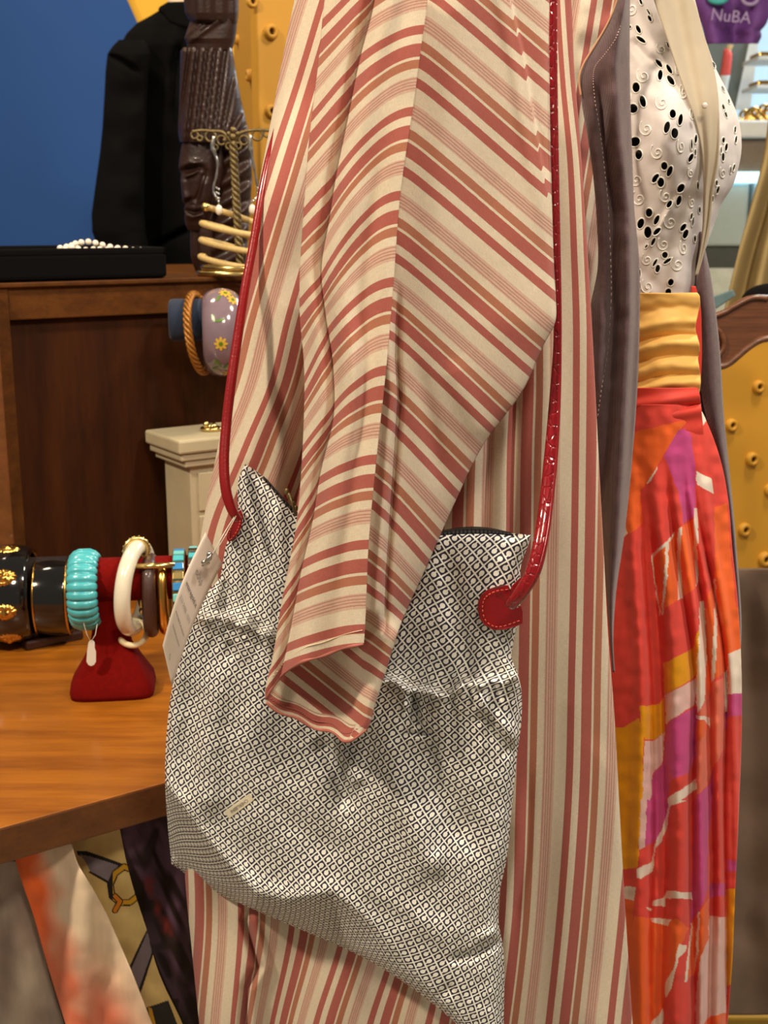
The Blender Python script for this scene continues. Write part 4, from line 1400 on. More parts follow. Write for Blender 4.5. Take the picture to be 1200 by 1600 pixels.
# scarves hanging from the rail
def scarf(name, label, L_, R_, d, colf, y0=1335, fold=0.006, fr_=16.0, thick=0.0012, mat='scarf', ny=160, nx=70, seed=0):
    def Yf2(x, y, s):
        return d - fold * np.sin(x / fr_ + seed + y / 260.0) - fold * 0.6 * np.sin(s * pi) + 0.002 * noise(x, y, 25, 30 + seed)
    o = sheet(name, L_, R_, Yf2, M[mat], None, y0, 1700, nx, ny, thick, col=colf)
    return tag(o, label, 'scarf', 'silk scarves under the board')
def mixc(a, b, t):
    return np.asarray(a) * (1 - t[..., None]) + np.asarray(b) * t[..., None]
c_ = lambda r, g, b: np.array(srgb(r, g, b)[:3])
def greyc(X, Y):
    t = np.clip(0.5 + 0.6 * noise(X, Y * 0.4, 26, 41), 0, 1)
    w = np.exp(-(((X - 45) / 16) ** 2 + ((Y - 1530) / 40) ** 2))
    k = mixc(c_(150, 128, 116), c_(184, 166, 150), t)
    return mixc(np.broadcast_to(k, X.shape + (3,)), c_(226, 212, 190), w * 0.6)
scarf('silk_scarf', 'pale taupe-grey scarf at the far left under the board', [(1335, -60), (1700, -60)], [(1335, 28), (1400, 45), (1450, 62), (1520, 76), (1600, 100), (1700, 125)], 1.000, greyc, 1345, 0.005, 13)
def orgc(X, Y):
    # orange left, cream right, blotches of both
    L = np.interp(Y, [1340, 1450, 1600], [40, 60, 110])
    t = sm(0.0, 46, X - L - 8 + 16 * noise(X, Y, 30, 42))
    o1 = mixc(c_(232, 104, 48), c_(224, 120, 84), sm(1400, 1560, Y))
    base = mixc(o1, c_(226, 202, 172), t)
    p = sm(1440, 1600, Y) * np.exp(-((X - 105 - (Y - 1450) * 0.45) / 46.0) ** 2)
    base = mixc(base, c_(214, 116, 86), np.clip(p * 1.0, 0, 1))
    return base
scarf('silk_scarf', 'orange and cream tie-dyed scarf, second from the left under the board', [(1335, 22), (1370, 32), (1430, 52), (1500, 72), (1600, 103), (1700, 135)],
      [(1320, 112), (1350, 122), (1380, 140), (1440, 172), (1500, 198), (1600, 238), (1700, 275)], 0.985, orgc, 1318, 0.007, 17, seed=1)
YS, GR, BK, GO = c_(222, 196, 130), c_(128, 118, 124), c_(34, 28, 26), c_(206, 156, 40)
def S4(pts_): return [(a / 3.2, 1100 + b / 3.2) for a, b in pts_]
def bitc(X, Y):
    c = np.zeros(X.shape + (3,)); c[...] = YS
    c = mixc(c, c_(176, 140, 74), np.clip(noise(X, Y, 40, 43), 0, 1) * 0.6)
    def poly(col, pts_):
        c[inpoly(X, Y, S4(pts_))] = col
    poly(BK, [(385,735),(440,735),(620,800),(600,830),(440,770),(390,755)])
    poly(GR, [(400,750),(450,760),(590,805),(540,890),(450,830),(430,790)])
    poly(BK, [(440,838),(455,835),(545,885),(540,897)])
    d, f = pdist(X, Y, S4([(620,812),(575,845),(552,900),(560,960),(600,992),(650,990),(690,960),(695,900),(665,830),(620,812)]))
    c[d < 5.5] = BK
    c[(d < 3.6)] = GO
    m2 = (d < 5.5) & (X < 176)
    c[m2] = BK
    d, f = pdist(X, Y, S4([(575,960),(600,985),(575,1030)]))
    c[d < 5] = BK; c[d < 3.2] = c_(216, 130, 30)
    poly(BK, [(745,1110),(770,1240),(700,1460),(660,1400),(640,1330),(700,1200)])
    poly(GR, [(738,1140),(760,1240),(693,1430),(650,1340),(705,1215)])
    poly(c_(44, 44, 38), [(720,1520),(840,1480),(870,1560),(900,1640),(860,1700),(760,1700)])
    poly(GO, [(740,1510),(760,1520),(790,1640),(765,1640)])
    return c
scarf('silk_scarf', 'yellow scarf printed with grey straps and gold rings', [(1290, 100), (1340, 118), (1400, 140), (1500, 175), (1600, 210), (1700, 245)],
      [(1290, 186), (1340, 196), (1400, 212), (1450, 228), (1520, 248), (1600, 285), (1700, 320)], 1.030, bitc, 1290, 0.005, 20, nx=150, ny=300, seed=2)
def purc(X, Y):
    t = np.clip(0.5 + 1.1 * noise(X - 0.45 * Y, Y * 0.22, 9, 44), 0, 1)
    k = mixc(c_(38, 20, 14), c_(96, 70, 88), t)
    r = np.exp(-(pdist(X, Y, [(232, 1375), (246, 1420), (268, 1465)])[0] / 7.0) ** 2) * np.clip(0.6 + noise(X, Y, 10, 45), 0, 1)
    k = mixc(k, c_(150, 48, 30), r * 0.8)
    b = sm(0.3, 0.7, noise(X + 0.3 * Y, Y, 22, 46))
    return mixc(k, c_(36, 22, 10), b * 0.8)
scarf('silk_scarf', 'dark purple and brown patterned scarf beside the striped robe', [(1270, 176), (1310, 182), (1400, 205), (1450, 226), (1520, 252), (1600, 290), (1700, 330)],
      [(1270, 262), (1330, 280), (1420, 300), (1500, 312), (1600, 325), (1700, 335)], 1.045, purc, 1258, 0.007, 15, seed=3)

# ================================================================== BRACELET STANDS ON THE BOARD
st0 = PZ(178, 1078, ZB)                       # centre of the red stand's foot
UC, NC = U3.copy(), N3.copy()                 # the cabinet's own directions
U3 = Vector((cos(radians(7)), sin(radians(7)), 0))   # the bracelet bars run almost straight across
N3 = Vector((-U3.y, U3.x, 0))
st1 = PZ(85, 1002, ZB)                        # the dark stand farther back
barc = st0
def barp(px, py):
    return PPL(px, py, tuple(barc), tuple(N3))
def al(px, py=905):
    return (barp(px, py) - barc).dot(U3)
rs = thing('red_bracelet_stand', 'red velvet T-shaped bracelet stand on a flared foot', 'jewellery stand', tuple(st0))
zc = barp(180, 897).z                         # bar axis height
rbar = (barp(180, 872).z - barp(180, 938).z) / 2
mb = MB()
prof = [(al(112), 0.0001), (al(112), rbar * 0.92), (al(114), rbar), (al(330), rbar), (al(332), rbar * 0.92), (al(332), 0.0001)]
org = Vector((st0.x, st0.y, barp(180, 905).z))
mb.lathe(prof, org, U3, N3, Z3, 40)
mb.build('crossbar', M['redvelvet'], rs)
mb = MB()
k = (barp(225, 1000) - barp(148, 1000)).length
hts = [(0, 1.0), (0.006, 1.02), (0.016, 0.98), (0.035, 0.72), (0.055, 0.50), (0.075, 0.42), (0.105, 0.39), (org.z - ZB, 0.39)]
W = (barp(243, 1085) - barp(103, 1085)).length / 2 * 0.92
sec = []
nsec = 40
for h, f in hts:
    for i in range(nsec):
        t = 2 * pi * i / nsec
        e = 5.0 if h < 0.05 else 3.0
        cx = math.copysign(abs(cos(t)) ** (2 / e), cos(t))
        sy = math.copysign(abs(sin(t)) ** (2 / e), sin(t))
        sec.append(st0 + U3 * (cx * W * f) + N3 * (sy * W * (0.75 * f)) + Z3 * h)
ff = []
for r_ in range(len(hts) - 1):
    for i in range(nsec):
        j = (i + 1) % nsec
        ff.append((r_ * nsec + i, r_ * nsec + j, (r_ + 1) * nsec + j, (r_ + 1) * nsec + i))
ff.append(tuple(range(nsec - 1, -1, -1)))
mb.add(sec, ff)
mb.build('foot', M['redvelvet'], rs)
# bangle maker: closed ring section swept about the bar direction
def bangle(px0, px1, ytop, ybot, prof_fn=None, wall=0.12):
    pass
def ring_frame(px, ytop, ybot):
    a, b = barp(px, ytop), barp(px, ybot)
    return (a + b) / 2, (a.z - b.z) / 2
# 1. turquoise segmented bangle
c0, R = ring_frame(134, 858, 983)
wd = (al(160) - al(108)) * 0.47
tq = thing('turquoise_bangle', 'turquoise stretch bracelet of ribbed stone segments beside the red stand post', 'bracelet', tuple(c0))
nseg = 26
def seg_mesh():
    mb = MB()
    n1, n2 = 9, 7
    vv, ff = [], []
    for i in range(n1):
        t = -1 + 2 * i / (n1 - 1)
        a = t * pi / nseg * 0.97
        bul = 1 - 0.10 * t * t * t * t
        for j in range(n2 * 2):
            ph = 2 * pi * j / (n2 * 2)
            ex = wd * math.copysign(abs(cos(ph)) ** 0.7, cos(ph)) * (1 - 0.10 * t ** 4)
            er = 0.0055 * sin(ph) * (1 - 0.6 * t ** 4)
            r_ = (R - 0.006) * (1) + er * (1 if sin(ph) > 0 else 0.4) - 0.004 * (cos(ph) ** 2)
            vv.append(Vector((ex, r_ * sin(a), r_ * cos(a))))
    m_ = n2 * 2
    for i in range(n1 - 1):
        for j in range(m_):
            k_ = (j + 1) % m_
            ff.append((i * m_ + j, i * m_ + k_, (i + 1) * m_ + k_, (i + 1) * m_ + j))
    ff.append(tuple(range(m_)))
    ff.append(tuple((n1 - 1) * m_ + j for j in range(m_ - 1, -1, -1)))
    mb.add(vv, ff)
    me = bpy.data.meshes.new('stone_segment')
    me.from_pydata(mb.v, [], mb.f)
    me.polygons.foreach_set('use_smooth', mb.sm)
    me.materials.append(M['turq'])
    return me
from mathutils import Matrix
sme = seg_mesh()
frame = Matrix((U3, N3, Z3)).transposed()
for k in range(nseg):
    o = bpy.data.objects.new('stone_segment', sme)
    C.objects.link(o)
    o.parent = tq
    rot = (frame @ Matrix.Rotation(2 * pi * k / nseg, 3, 'X'))
    o.matrix_local = rot.to_4x4()
# tiny plastic price tag on it
pt = thing('small_price_tag', 'tiny white plastic price tag hanging from the turquoise bracelet', 'price tag', tuple(barp(142, 1015)))
fr_ = (barp(142, 1000), )
tgY = barp(142, 1010).y - 0.035
mb = MB()
pl = [(137, 1012), (136, 1018), (135, 1034), (138, 1039), (142, 1041), (147, 1039), (150, 1034), (150, 1018), (148, 1012), (148, 1004), (146, 1001), (142, 1000), (139, 1002), (138, 1005)]
mb.plate([V(x, y, tgY) for x, y in pl], [V(x, y, tgY + 0.0012) for x, y in pl])
mb.build('tag_plate', M['clear'], pt, bevel=0.0003)
mb = MB()
mb.tube([V(130, 958, tgY), V(131, 975, tgY), V(136, 992, tgY), V(142, 1003, tgY - 0.001), V(149, 992, tgY + 0.002), V(152, 975, tgY + 0.004)], 0.00035, 5)
mb.build('loop', M['clear'], pt)
# 2. black bangle with gold rims, 3. black bangle with gold lion heads
def band(name, label, px0, px1, ytop, ybot, mat, bulge=0.003, wall=0.004, group=None):
    pc_ = (px0 + px1) / 2
    c_c, Rr = ring_frame(pc_, ytop, ybot)
    w = (al(px1) - al(px0)) * 0.5
    t = thing(name, label, 'bracelet', tuple(c_c), group)
    prof = []
    n = 14
    for i in range(n + 1):
        f = -1 + 2 * i / n
        prof.append((f * w, Rr - bulge * f * f * abs(1)))
    for i in range(n + 1):
        f = 1 - 2 * i / n
        prof.append((f * w, Rr - bulge - wall))
    prof.append(prof[0])
    mb = MB()
    mb.lathe(prof, c_c, U3, N3, Z3, 72)
    mb.build('band', mat, t)
    return t, c_c, Rr, w
barc = st1
t2, c2, R2, w2 = band('black_bangle', 'plain glossy black bangle with thin gold rims', 60, 110, 872, 990, M['glossblack'], 0.0015)
mb = MB()
for sg_ in (-1, 1):
    ring = [c2 + U3 * (sg_ * w2) + (N3 * cos(a) + Z3 * sin(a)) * (R2 - 0.001) for a in np.linspace(0, 2 * pi, 73)[:-1]]
    m1 = MB(); m1.tube(ring, 0.0013, 8, closed=True)
    m1.build('gold_rim', M['gold'], t2)
t3, c3, R3, w3 = band('lion_bangle', 'wide black bangle with raised gold lion heads at the left frame edge', -22, 54, 852, 1002, M['glossblack'], 0.006)
for ai, (angd, hs) in enumerate(((36, 1.0), (-4, 0.95), (-45, 1.0), (80, .9), (-88, .9))):
    a = radians(angd)
    # outward direction on the side facing the camera
    rad = -N3 * cos(a) + Z3 * sin(a)
    tan = Z3 * cos(a) + N3 * sin(a)
    base = c3 + rad * (R3 - 0.001) + U3 * w3 * 0.12
    # relief head: grid in (U3, tan)
    nn = 26
    g = np.zeros((nn, nn, 3))
    cu3 = np.zeros((nn, nn), bool)
    hsz = 0.0128 * hs
    for i in range(nn):
        for j in range(nn):
            u_ = (j / (nn - 1) * 2 - 1)
            v_ = (i / (nn - 1) * 2 - 1)
            r_ = math.hypot(u_ * 0.95, v_)
            an = math.atan2(v_, u_)
            lim = 0.9 + 0.035 * sin(an * 13) + 0.05 * sin(an * 3 + 1)
            h = 0.0 if r_ > lim else 0.0042 * (1 - (r_ / lim) ** 4)
            if h > 0:
                h += 0.0030 * math.exp(-((u_ / .22) ** 2 + ((v_ + 0.25) / .3) ** 2))       # muzzle
                h -= 0.0022 * (math.exp(-(((u_ - .3) / .13) ** 2 + ((v_ - 0.18) / .1) ** 2)) + math.exp(-(((u_ + .3) / .13) ** 2 + ((v_ - 0.18) / .1) ** 2)))
                h += 0.0012 * math.exp(-((u_ / .12) ** 2 + ((v_ - 0.2) / .35) ** 2))
                h -= 0.0016 * math.exp(-((u_ / .3) ** 2 + ((v_ + 0.52) / .07) ** 2))
                h += 0.0007 * sin(an * 16) * (r_ > 0.55)
            p = base + U3 * (u_ * hsz * 1.15) + tan * (v_ * hsz) + rad * (h - 0.0016)
            g[i, j] = list(p)
            cu3[i, j] = r_ > lim
    gridmesh('gold_head', g, M['gold'], t3, cull=cu3[:-1, :-1] | cu3[1:, 1:])
# small dark wooden block stand under the two black bangles
bs = thing('dark_bangle_stand', 'low dark brown stand under the two black bangles', 'jewellery stand', (st1.x, st1.y, ZB))
bq, bq2 = PZ(42, 1018, ZB), PZ(132, 999, ZB)
mb = MB()
dq = (bq2 - bq).normalized()
nq = Vector((-dq.y, dq.x, 0))
mb.box(bq, dq * (bq2 - bq).length, nq * 0.055, Z3 * 0.012)
mb.build('base', plain('espresso_wood', (52, 24, 14), 0.4, coat=0.3), bs, bevel=0.003)
esp = plain('espresso_velvet', (30, 16, 12), 0.9)
mb = MB()
q = (bq + bq2) / 2 + nq * 0.027
zb_ = c3.z + R3 - 0.030
mb.tube([Vector((q.x, q.y, ZB + 0.01)), Vector((q.x, q.y, zb_))], 0.010, 16)
mb.build('post', esp, bs)
mb = MB()
mb.lathe([(al(-30), 0.0001), (al(-30), 0.014), (al(106), 0.014), (al(106), 0.0001)], Vector((st1.x, st1.y, zb_)), U3, N3, Z3, 24)
mb.build('crossbar', esp, bs)
barc = st0
# 4. cream resin bangle with gold ring and bone ring
cc, Rr = ring_frame(212, 845, 990)
rb = thing('resin_bangle', 'cream resin bangle right of the red post, gold ring on top and bone ring below', 'bracelet', tuple(cc))
mb = MB()
tilt = (U3 * 0.95 - N3 * 0.24 - Z3 * 0.07).normalized()
ringn = []
e1 = Z3
e1 = (Z3 - tilt * Z3.dot(tilt)).normalized()
e2 = tilt.cross(e1).normalized()
for k in range(64):
    a = 2 * pi * k / 64
    ringn.append(cc + (e1 * cos(a) + e2 * sin(a)) * (Rr - 0.008))
mb.tube(ringn, 0.0088, 14, closed=True, flat=1.0)
mb.build('hoop', M['resin'], rb)
top = cc + e1 * (Rr - 0.010)
def proj(p):
    d_ = np.array(p) - O
    z_ = d_.dot(FW)
    return 600 + FPX * d_[0] / z_, 800 - FPX * d_.dot(UP) / z_
bot = min(ringn, key=lambda q_: math.hypot(proj(q_)[0] - 206, proj(q_)[1] - 980)) - Z3 * 0.005
for nm, cpt, rad_, mt, th_, fa_ in (('gold_ring', top, 0.0125, M['palegold'], 0.0024, 0.35), ('bone_ring', bot, 0.0150, M['bone'], 0.0033, 1.25)):
    mb = MB()
    ax1 = (U3 * cos(fa_) + N3 * sin(fa_)).normalized()
    if nm == 'bone_ring':
        ax1, ax2 = Vector((1, 0.15, 0)).normalized(), Vector((-0.15, 0.66, 0.75)).normalized()
    else:
        ax1, ax2 = Vector((0.95, 0.3, 0)).normalized(), Vector((0, 0.2, 0.98)).normalized()
    mb.tube([cpt + (ax1 * cos(a) + ax2 * sin(a)) * rad_ for a in np.linspace(0, 2 * pi, 41)[:-1]], th_, 10, closed=True)
    mb.build(nm, mt, rb)
    if nm == 'gold_ring':
        mb = MB()
        for a in np.linspace(0, 2 * pi, 19)[:-1]:
            mb.sphere(cpt + (ax1 * cos(a) + ax2 * sin(a)) * (rad_ + 0.002), 0.0012, 6, 4)
        mb.build('beading', M['palegold'], rb)
# 5. brown leather and gold hinged bracelets
def ovalring(name, label, px, ytop, ybot, thk, mat, wid, e=2.6, depth=0.8):
    c5, R5 = ring_frame(px, ytop, ybot)
    t = thing(name, label, 'bracelet', tuple(c5))
    pts_ = []
    for k in range(72):
        a = 2 * pi * k / 72
        cx = math.copysign(abs(cos(a)) ** (2 / e), cos(a)) * depth
        sy = math.copysign(abs(sin(a)) ** (2 / e), sin(a))
        pts_.append(c5 + (N3 * cx + Z3 * sy) * (R5 - thk))
    mb = MB()
    mb.tube(pts_, thk, 12, closed=True)
    return t, c5, R5, mb, pts_
t5, c5, R5, mb, pp5 = ovalring('leather_bangle', 'dark brown leather bangle next to the gold one', 236, 866, 992, 0.0078, M['brownleather'], 1)
mb.build('hoop', M['brownleather'], t5)
mb = MB()
a_ = c5 + Z3 * (R5 - 0.006) - N3 * R5 * 0.55
mb.tube([a_ - U3 * 0.012, a_ + U3 * 0.028], 0.0040, 12, flat=0.8)
mb.build('silver_bridge', M['palegold'], t5)
t6, c6, R6, mb, pp6 = ovalring('gold_bangle', 'squarish polished gold bangle between leather and turquoise ones', 257, 872, 988, 0.0058, M['gold'], 1)
mb.build('hoop', M['gold'], t6)
mb = MB()
mb.sphere(barp(222, 942) + N3 * 0.004, 0.005, 10, 8, (1, 1, 1.6))
mb.sphere(barp(222, 956) + N3 * 0.004, 0.004, 10, 8)
mb.build('gold_clasp', M['palegold'], t5)
# 6. turquoise and gold link bracelets
def linkbr(name, label, px, ytop, ybot, w, cols):
    c7, R7 = ring_frame(px, ytop, ybot)
    t = thing(name, label, 'bracelet', tuple(c7))
    n = 24
    mb = MB()
    mb.lathe([(-w * 1.05, R7 - 0.006), (-w * 1.05, R7 - 0.0015), (w * 1.05, R7 - 0.0015), (w * 1.05, R7 - 0.006), (-w * 1.05, R7 - 0.006)], c7, U3, N3, Z3, 48)
    mb.build('gold_frame', M['bronze'], t)
    for k in range(n):
        a = 2 * pi * (k + 0.5) / n
        rad = N3 * cos(a) + Z3 * sin(a)
        tn = -N3 * sin(a) + Z3 * cos(a)
        mb = MB()
        hl = pi * R7 / n * 0.72
        mb.box(c7 + rad * (R7 - 0.003) - U3 * w * 0.92 - tn * hl, U3 * w * 1.84, tn * hl * 2, rad * 0.0036)
        mb.build('stone', cols[k % len(cols)], t, bevel=0.001)
    return t
linkbr('blue_stone_bracelet', 'gold bracelet set with blue and aqua stone bars', 282, 860, 985, (al(292) - al(272)) * 0.46, [M['blue1'], M['blue2'], M['turq'], M['blue1'], M['palegold']])
linkbr('silver_stone_bracelet', 'silver and aqua stone bracelet half hidden by the hang tag', 304, 856, 975, (al(312) - al(296)) * 0.46, [M['silver'], M['blue2'], M['silver'], M['turq']])

# ================================================================== UPPER BRACELET BAR (in front of the cabinet)
bl0 = cabp(330, 505) - NC * 0.075
def blp(px, py):
    return PPL(px, py, tuple(bl0), tuple(N3))
bst = thing('blue_bracelet_stand', 'dark blue velvet bracelet bar holding the wicker and floral bangles', 'jewellery stand', (blp(462, 505).x, blp(462, 505).y, ZB))
A0_, A1_ = blp(264, 500), blp(470, 500)
rb2 = (blp(280, 466).z - blp(280, 532).z) / 2
L2 = (A1_ - A0_).length
mb = MB()
mb.lathe([(0, 0.0001), (0, rb2 * 0.8), (0.002, rb2 * 0.95), (0.006, rb2), (L2, rb2), (L2 + 0.002, rb2 * .9), (L2 + 0.002, 0.0001)], A0_, U3, N3, Z3, 40)
mb.build('crossbar', M['bluevelvet'], bst)
mb = MB()
q = blp(462, 500)
mb.tube([Vector((q.x, q.y, ZB + 0.012)), Vector((q.x, q.y, q.z))], 0.013, 20)
mb.build('post', M['bluevelvet'], bst)
mb = MB()
mb.lathe([(0, 0.0001), (0, 0.055), (0.01, 0.05), (0.014, 0.015), (0.014, 0.0001)], Vector((q.x, q.y, ZB)), Z3, U3, N3, 32)
mb.build('foot', M['bluevelvet'], bst)
# wicker bangle hanging on the bar, tilted
wb_c = (blp(306, 452) + blp(316, 588)) / 2
wR = (blp(312, 452).z - blp(312, 588).z) / 2
wk = thing('wicker_bangle', 'golden woven chain bangle hanging on the blue bar', 'bracelet', tuple(wb_c))
axw = (U3 * 0.93 - N3 * 0.22 + Z3 * 0.12).normalized()
w1 = (Z3 - axw * Z3.dot(axw)).normalized()
w2_ = axw.cross(w1)
for st_ in range(4):
    mb = MB()
    pl = []
    for k in range(160):
        a = 2 * pi * k / 160
        ph = st_ * pi / 2 + a * 10
        ctr = wb_c + (w1 * cos(a) + w2_ * sin(a)) * (wR - 0.006)
        rad = (w1 * cos(a) + w2_ * sin(a))
        pl.append(ctr + rad * cos(ph) * 0.0030 + axw * sin(ph) * 0.0036)
    mb.tube(pl, 0.0022, 7, closed=True)
    mb.build('strand', plain('woven_gold_cane', (150, 98, 34), 0.4, metal=0.4, var=0.3, scale=500), wk)
# floral bangle
fb_c = (blp(345, 450) + blp(349, 588)) / 2
fR = (blp(345, 450).z - blp(345, 588).z) / 2
fb = thing('floral_bangle', 'wide mauve bangle painted with yellow flowers and green leaves', 'bracelet', tuple(fb_c))
hw = (blp(385, 500) - blp(322, 500)).length * 0.48
m = Mat('mauve_lacquer', (160, 134, 160), 0.15, coat=0.8)
m.color(m.mix(m.noise(40, 3, m.obj()), srgb(110, 92, 104), srgb(136, 116, 124)))
mb = MB()
prof = [(hw * sin(t), fR - 0.016 * (1 - cos(t))) for t in np.linspace(-1.35, 1.35, 18)]
prof += [(hw * 0.95, fR - 0.016), (-hw * 0.95, fR - 0.016)]
prof.append(prof[0])
mb.lathe(prof, fb_c, U3, N3, Z3, 72)
mb.build('band', m.m, fb)
def onband(u_, a, lift=0.0005):
    t = u_ * 1.2
    r = fR - 0.016 * (1 - cos(t)) + lift
    rad = -N3 * cos(a) + Z3 * sin(a)
    return fb_c + U3 * (hw * sin(t)) + rad * r
def petalshape(mbx, u_, a, lu, la, ang, lift=0.0006):
    vv = [onband(u_, a, lift)]
    n = 12
    pts_ = []
    for k in range(n):
        th_ = 2 * pi * k / n
        x_, y_ = lu * cos(th_) , la * sin(th_)
        x2, y2 = x_ * cos(ang) - y_ * sin(ang), x_ * sin(ang) + y_ * cos(ang)
        pts_.append(onband(u_ + x2 / hw / 1.2, a + y2 / fR, lift))
    mbx.add([vv[0]] + pts_, [(0, 1 + k, 1 + (k + 1) % n) for k in range(n)])
flowers = [(-0.05, -0.16), (0.55, 0.95), (0.2, 1.15), (0.25, -1.05)]
ylw, grn = plain('yellow_petal', (206, 166, 60), 0.3), plain('leaf_green', (84, 120, 30), 0.3)
for fu_, fa_ in flowers:
    for k in range(8):
        an = 2 * pi * k / 8
        mb = MB()
        petalshape(mb, fu_ + 0.0055 * cos(an) / hw / 1.2, fa_ + 0.0055 * sin(an) / fR, 0.0036, 0.0019, an)
        mb.build('petal', ylw, fb)
    mb = MB()
    petalshape(mb, fu_, fa_, 0.0028, 0.0028, 0, 0.0011)
    mb.build('flower_centre', grn, fb)
for lu_, la_, an_ in ((-0.35, 0.42, 1.9), (-0.05, 0.36, 0.2), (-0.1, 0.95, 1.2), (-0.3, -0.62, 1.4), (-0.15, -0.68, 1.9), (0.15, -0.75, 0.9), (-0.35, -0.85, 0.8)):
    mb = MB()
    petalshape(mb, lu_, la_, 0.0062, 0.0019, an_)
    mb.build('leaf', grn, fb)

# ================================================================== WHITE MINIATURE CHEST
U3, N3 = UC, NC
wc0 = cabp(300, 860) - N3 * 0.10
def wcp(px, py):
    return PPL(px, py, tuple(wc0), tuple(N3))
wc = thing('white_chest', 'small cream painted chest with moulded top, behind the bag', 'chest', (wc0.x, wc0.y, ZB))
tl = wcp(276, 712)
def wbox(pxl, zt, zb, wlen, over, name, mat=M['white_paint'], bev=0.002):
    p = wcp(pxl, 712)
    mb = MB()
    o = Vector((p.x, p.y, zb)) - N3 * over
    mb.box(o, U3 * wlen, N3 * (0.09 + over * 2), Z3 * (zt - zb))
    return mb.build(name, mat, wc, bevel=bev)
z1, z2, z3_, z4 = wcp(276, 688).z, wcp(276, 710).z, wcp(276, 722).z, wcp(276, 733).z
wbox(276, z1, z2, 0.115, 0.008, 'top', bev=0.003)
wbox(281, z2, z3_, 0.108, 0.004, 'moulding', bev=0.002)
wbox(288, z3_, z4, 0.100, 0.001, 'moulding', bev=0.002)
wbox(299, z4, ZB, 0.090, -0.006, 'body')
p = wcp(312, 745)
for k, (za, zb_) in enumerate(((740, 800), (808, 866))):
    mb = MB()
    a_, b_ = wcp(313, za).z, wcp(313, zb_).z
    o = Vector((p.x, p.y, b_)) + N3 * 0.003
    mb.box(o, U3 * 0.065, N3 * 0.004, Z3 * (a_ - b_))
    dr = mb.build('drawer', M['white_paint'], wc, bevel=0.0012)
    mb = MB()
    mb.sphere(o + U3 * 0.042 - N3 * 0.003 + Z3 * (a_ - b_) / 2, 0.004)
    mb.build('knob', M['palegold'], dr)
# small gold trinkets on its top
tr = thing('gold_trinket', 'small gold ring ornament lying on the white chest', 'jewellery', (wcp(325, 690).x, wcp(325, 690).y, z1))
mb = MB()
for px_, py_ in ((322, 664), (327, 668), (335, 667), (331, 672)):
    q = wcp(px_, py_) + N3 * 0.03
    q.z = z1 + 0.006
    q2 = PPL(px_, py_, tuple(wc0 + N3 * 0.04), tuple(N3))
    mb.sphere((q2.x, q2.y, max(z1 + 0.004, q2.z)), 0.0042, 10, 8, (1, 1, 1.3))
q2 = PPL(330, 676, tuple(wc0 + N3 * 0.04), tuple(N3))
mb.tube([Vector((q2.x + 0.012 * cos(a), q2.y + 0.010 * sin(a), z1 + 0.003)) for a in np.linspace(0, 2 * pi, 25)[:-1]], 0.0026, 8, closed=True)
mb.build('ornament', M['palegold'], tr)

# ================================================================== THINGS ON TOP OF THE CABINET
def topd(px, py):                       # point on the cabinet's top
    return PZ(px, py, ctop)
def upp(px, py, base):                  # point above `base` in the plane facing the camera through it
    return V(px, py, base.y)
# jewellery tray
ta = cabp(262, 440)
tr0 = cb + U3 * (-0.34) - N3 * 0.002
tlen = (ta - cb).dot(U3) + 0.34
trh = (cabp(100, 388).z - ctop)
tray = thing('jewellery_tray', 'flat black velvet jewellery tray on top of the cabinet', 'tray', (tr0.x, tr0.y, ctop))
mb = MB()
mb.box(Vector((tr0.x, tr0.y, ctop + 0.0005)), U3 * tlen, N3 * 0.20, Z3 * (trh - 0.006))
mb.build('base', M['black'], tray, bevel=0.006, seg=3)
for nm, o_, a_, b_ in (('rim', 0, tlen, 0.008), ('rim', 0.192, tlen, 0.008)):
    mb = MB()
    q = Vector((tr0.x, tr0.y, ctop)) + N3 * o_
    mb.box(q + Z3 * (trh - 0.010), U3 * a_, N3 * b_, Z3 * 0.010)
    mb.build(nm, M['black'], tray, bevel=0.003)
for o_ in (0, tlen - 0.008):
    mb = MB()
    q = Vector((tr0.x, tr0.y, ctop)) + U3 * o_
    mb.box(q + Z3 * (trh - 0.010), U3 * 0.008, N3 * 0.2, Z3 * 0.010)
    mb.build('rim', M['black'], tray, bevel=0.003)
# pearl necklace lying over the rim
pn = thing('pearl_necklace', 'strand of cream pearls heaped on the black tray', 'necklace', tuple(cabp(160, 388)))
pthb = crv([(94, 388), (104, 386), (112, 384), (118, 381), (127, 379), (138, 378), (149, 380), (160, 383), (172, 386), (184, 388), (196, 389), (208, 391), (220, 391), (227, 392)], 14)
pthf = crv([(102, 389), (112, 387), (122, 389), (134, 391), (146, 390), (156, 390), (168, 390), (182, 390), (196, 391), (212, 392)], 10)
pme = MB()
pme.sphere((0, 0, 0), 0.0042, 14, 10)
pm = bpy.data.meshes.new('pearl')
pm.from_pydata(pme.v, [], pme.f)
pm.polygons.foreach_set('use_smooth', pme.sm)
pm.materials.append(M['pearl'])
for pa, off in ((pthb, 0.028), (pthf, 0.014)):
    for p in pa:
        q = PPL(p[0], p[1], tuple(cb + N3 * off), tuple(N3))
        o = bpy.data.objects.new('pearl', pm)
        C.objects.link(o)
        o.parent = pn
        o.location = q - Vector(pn.location)

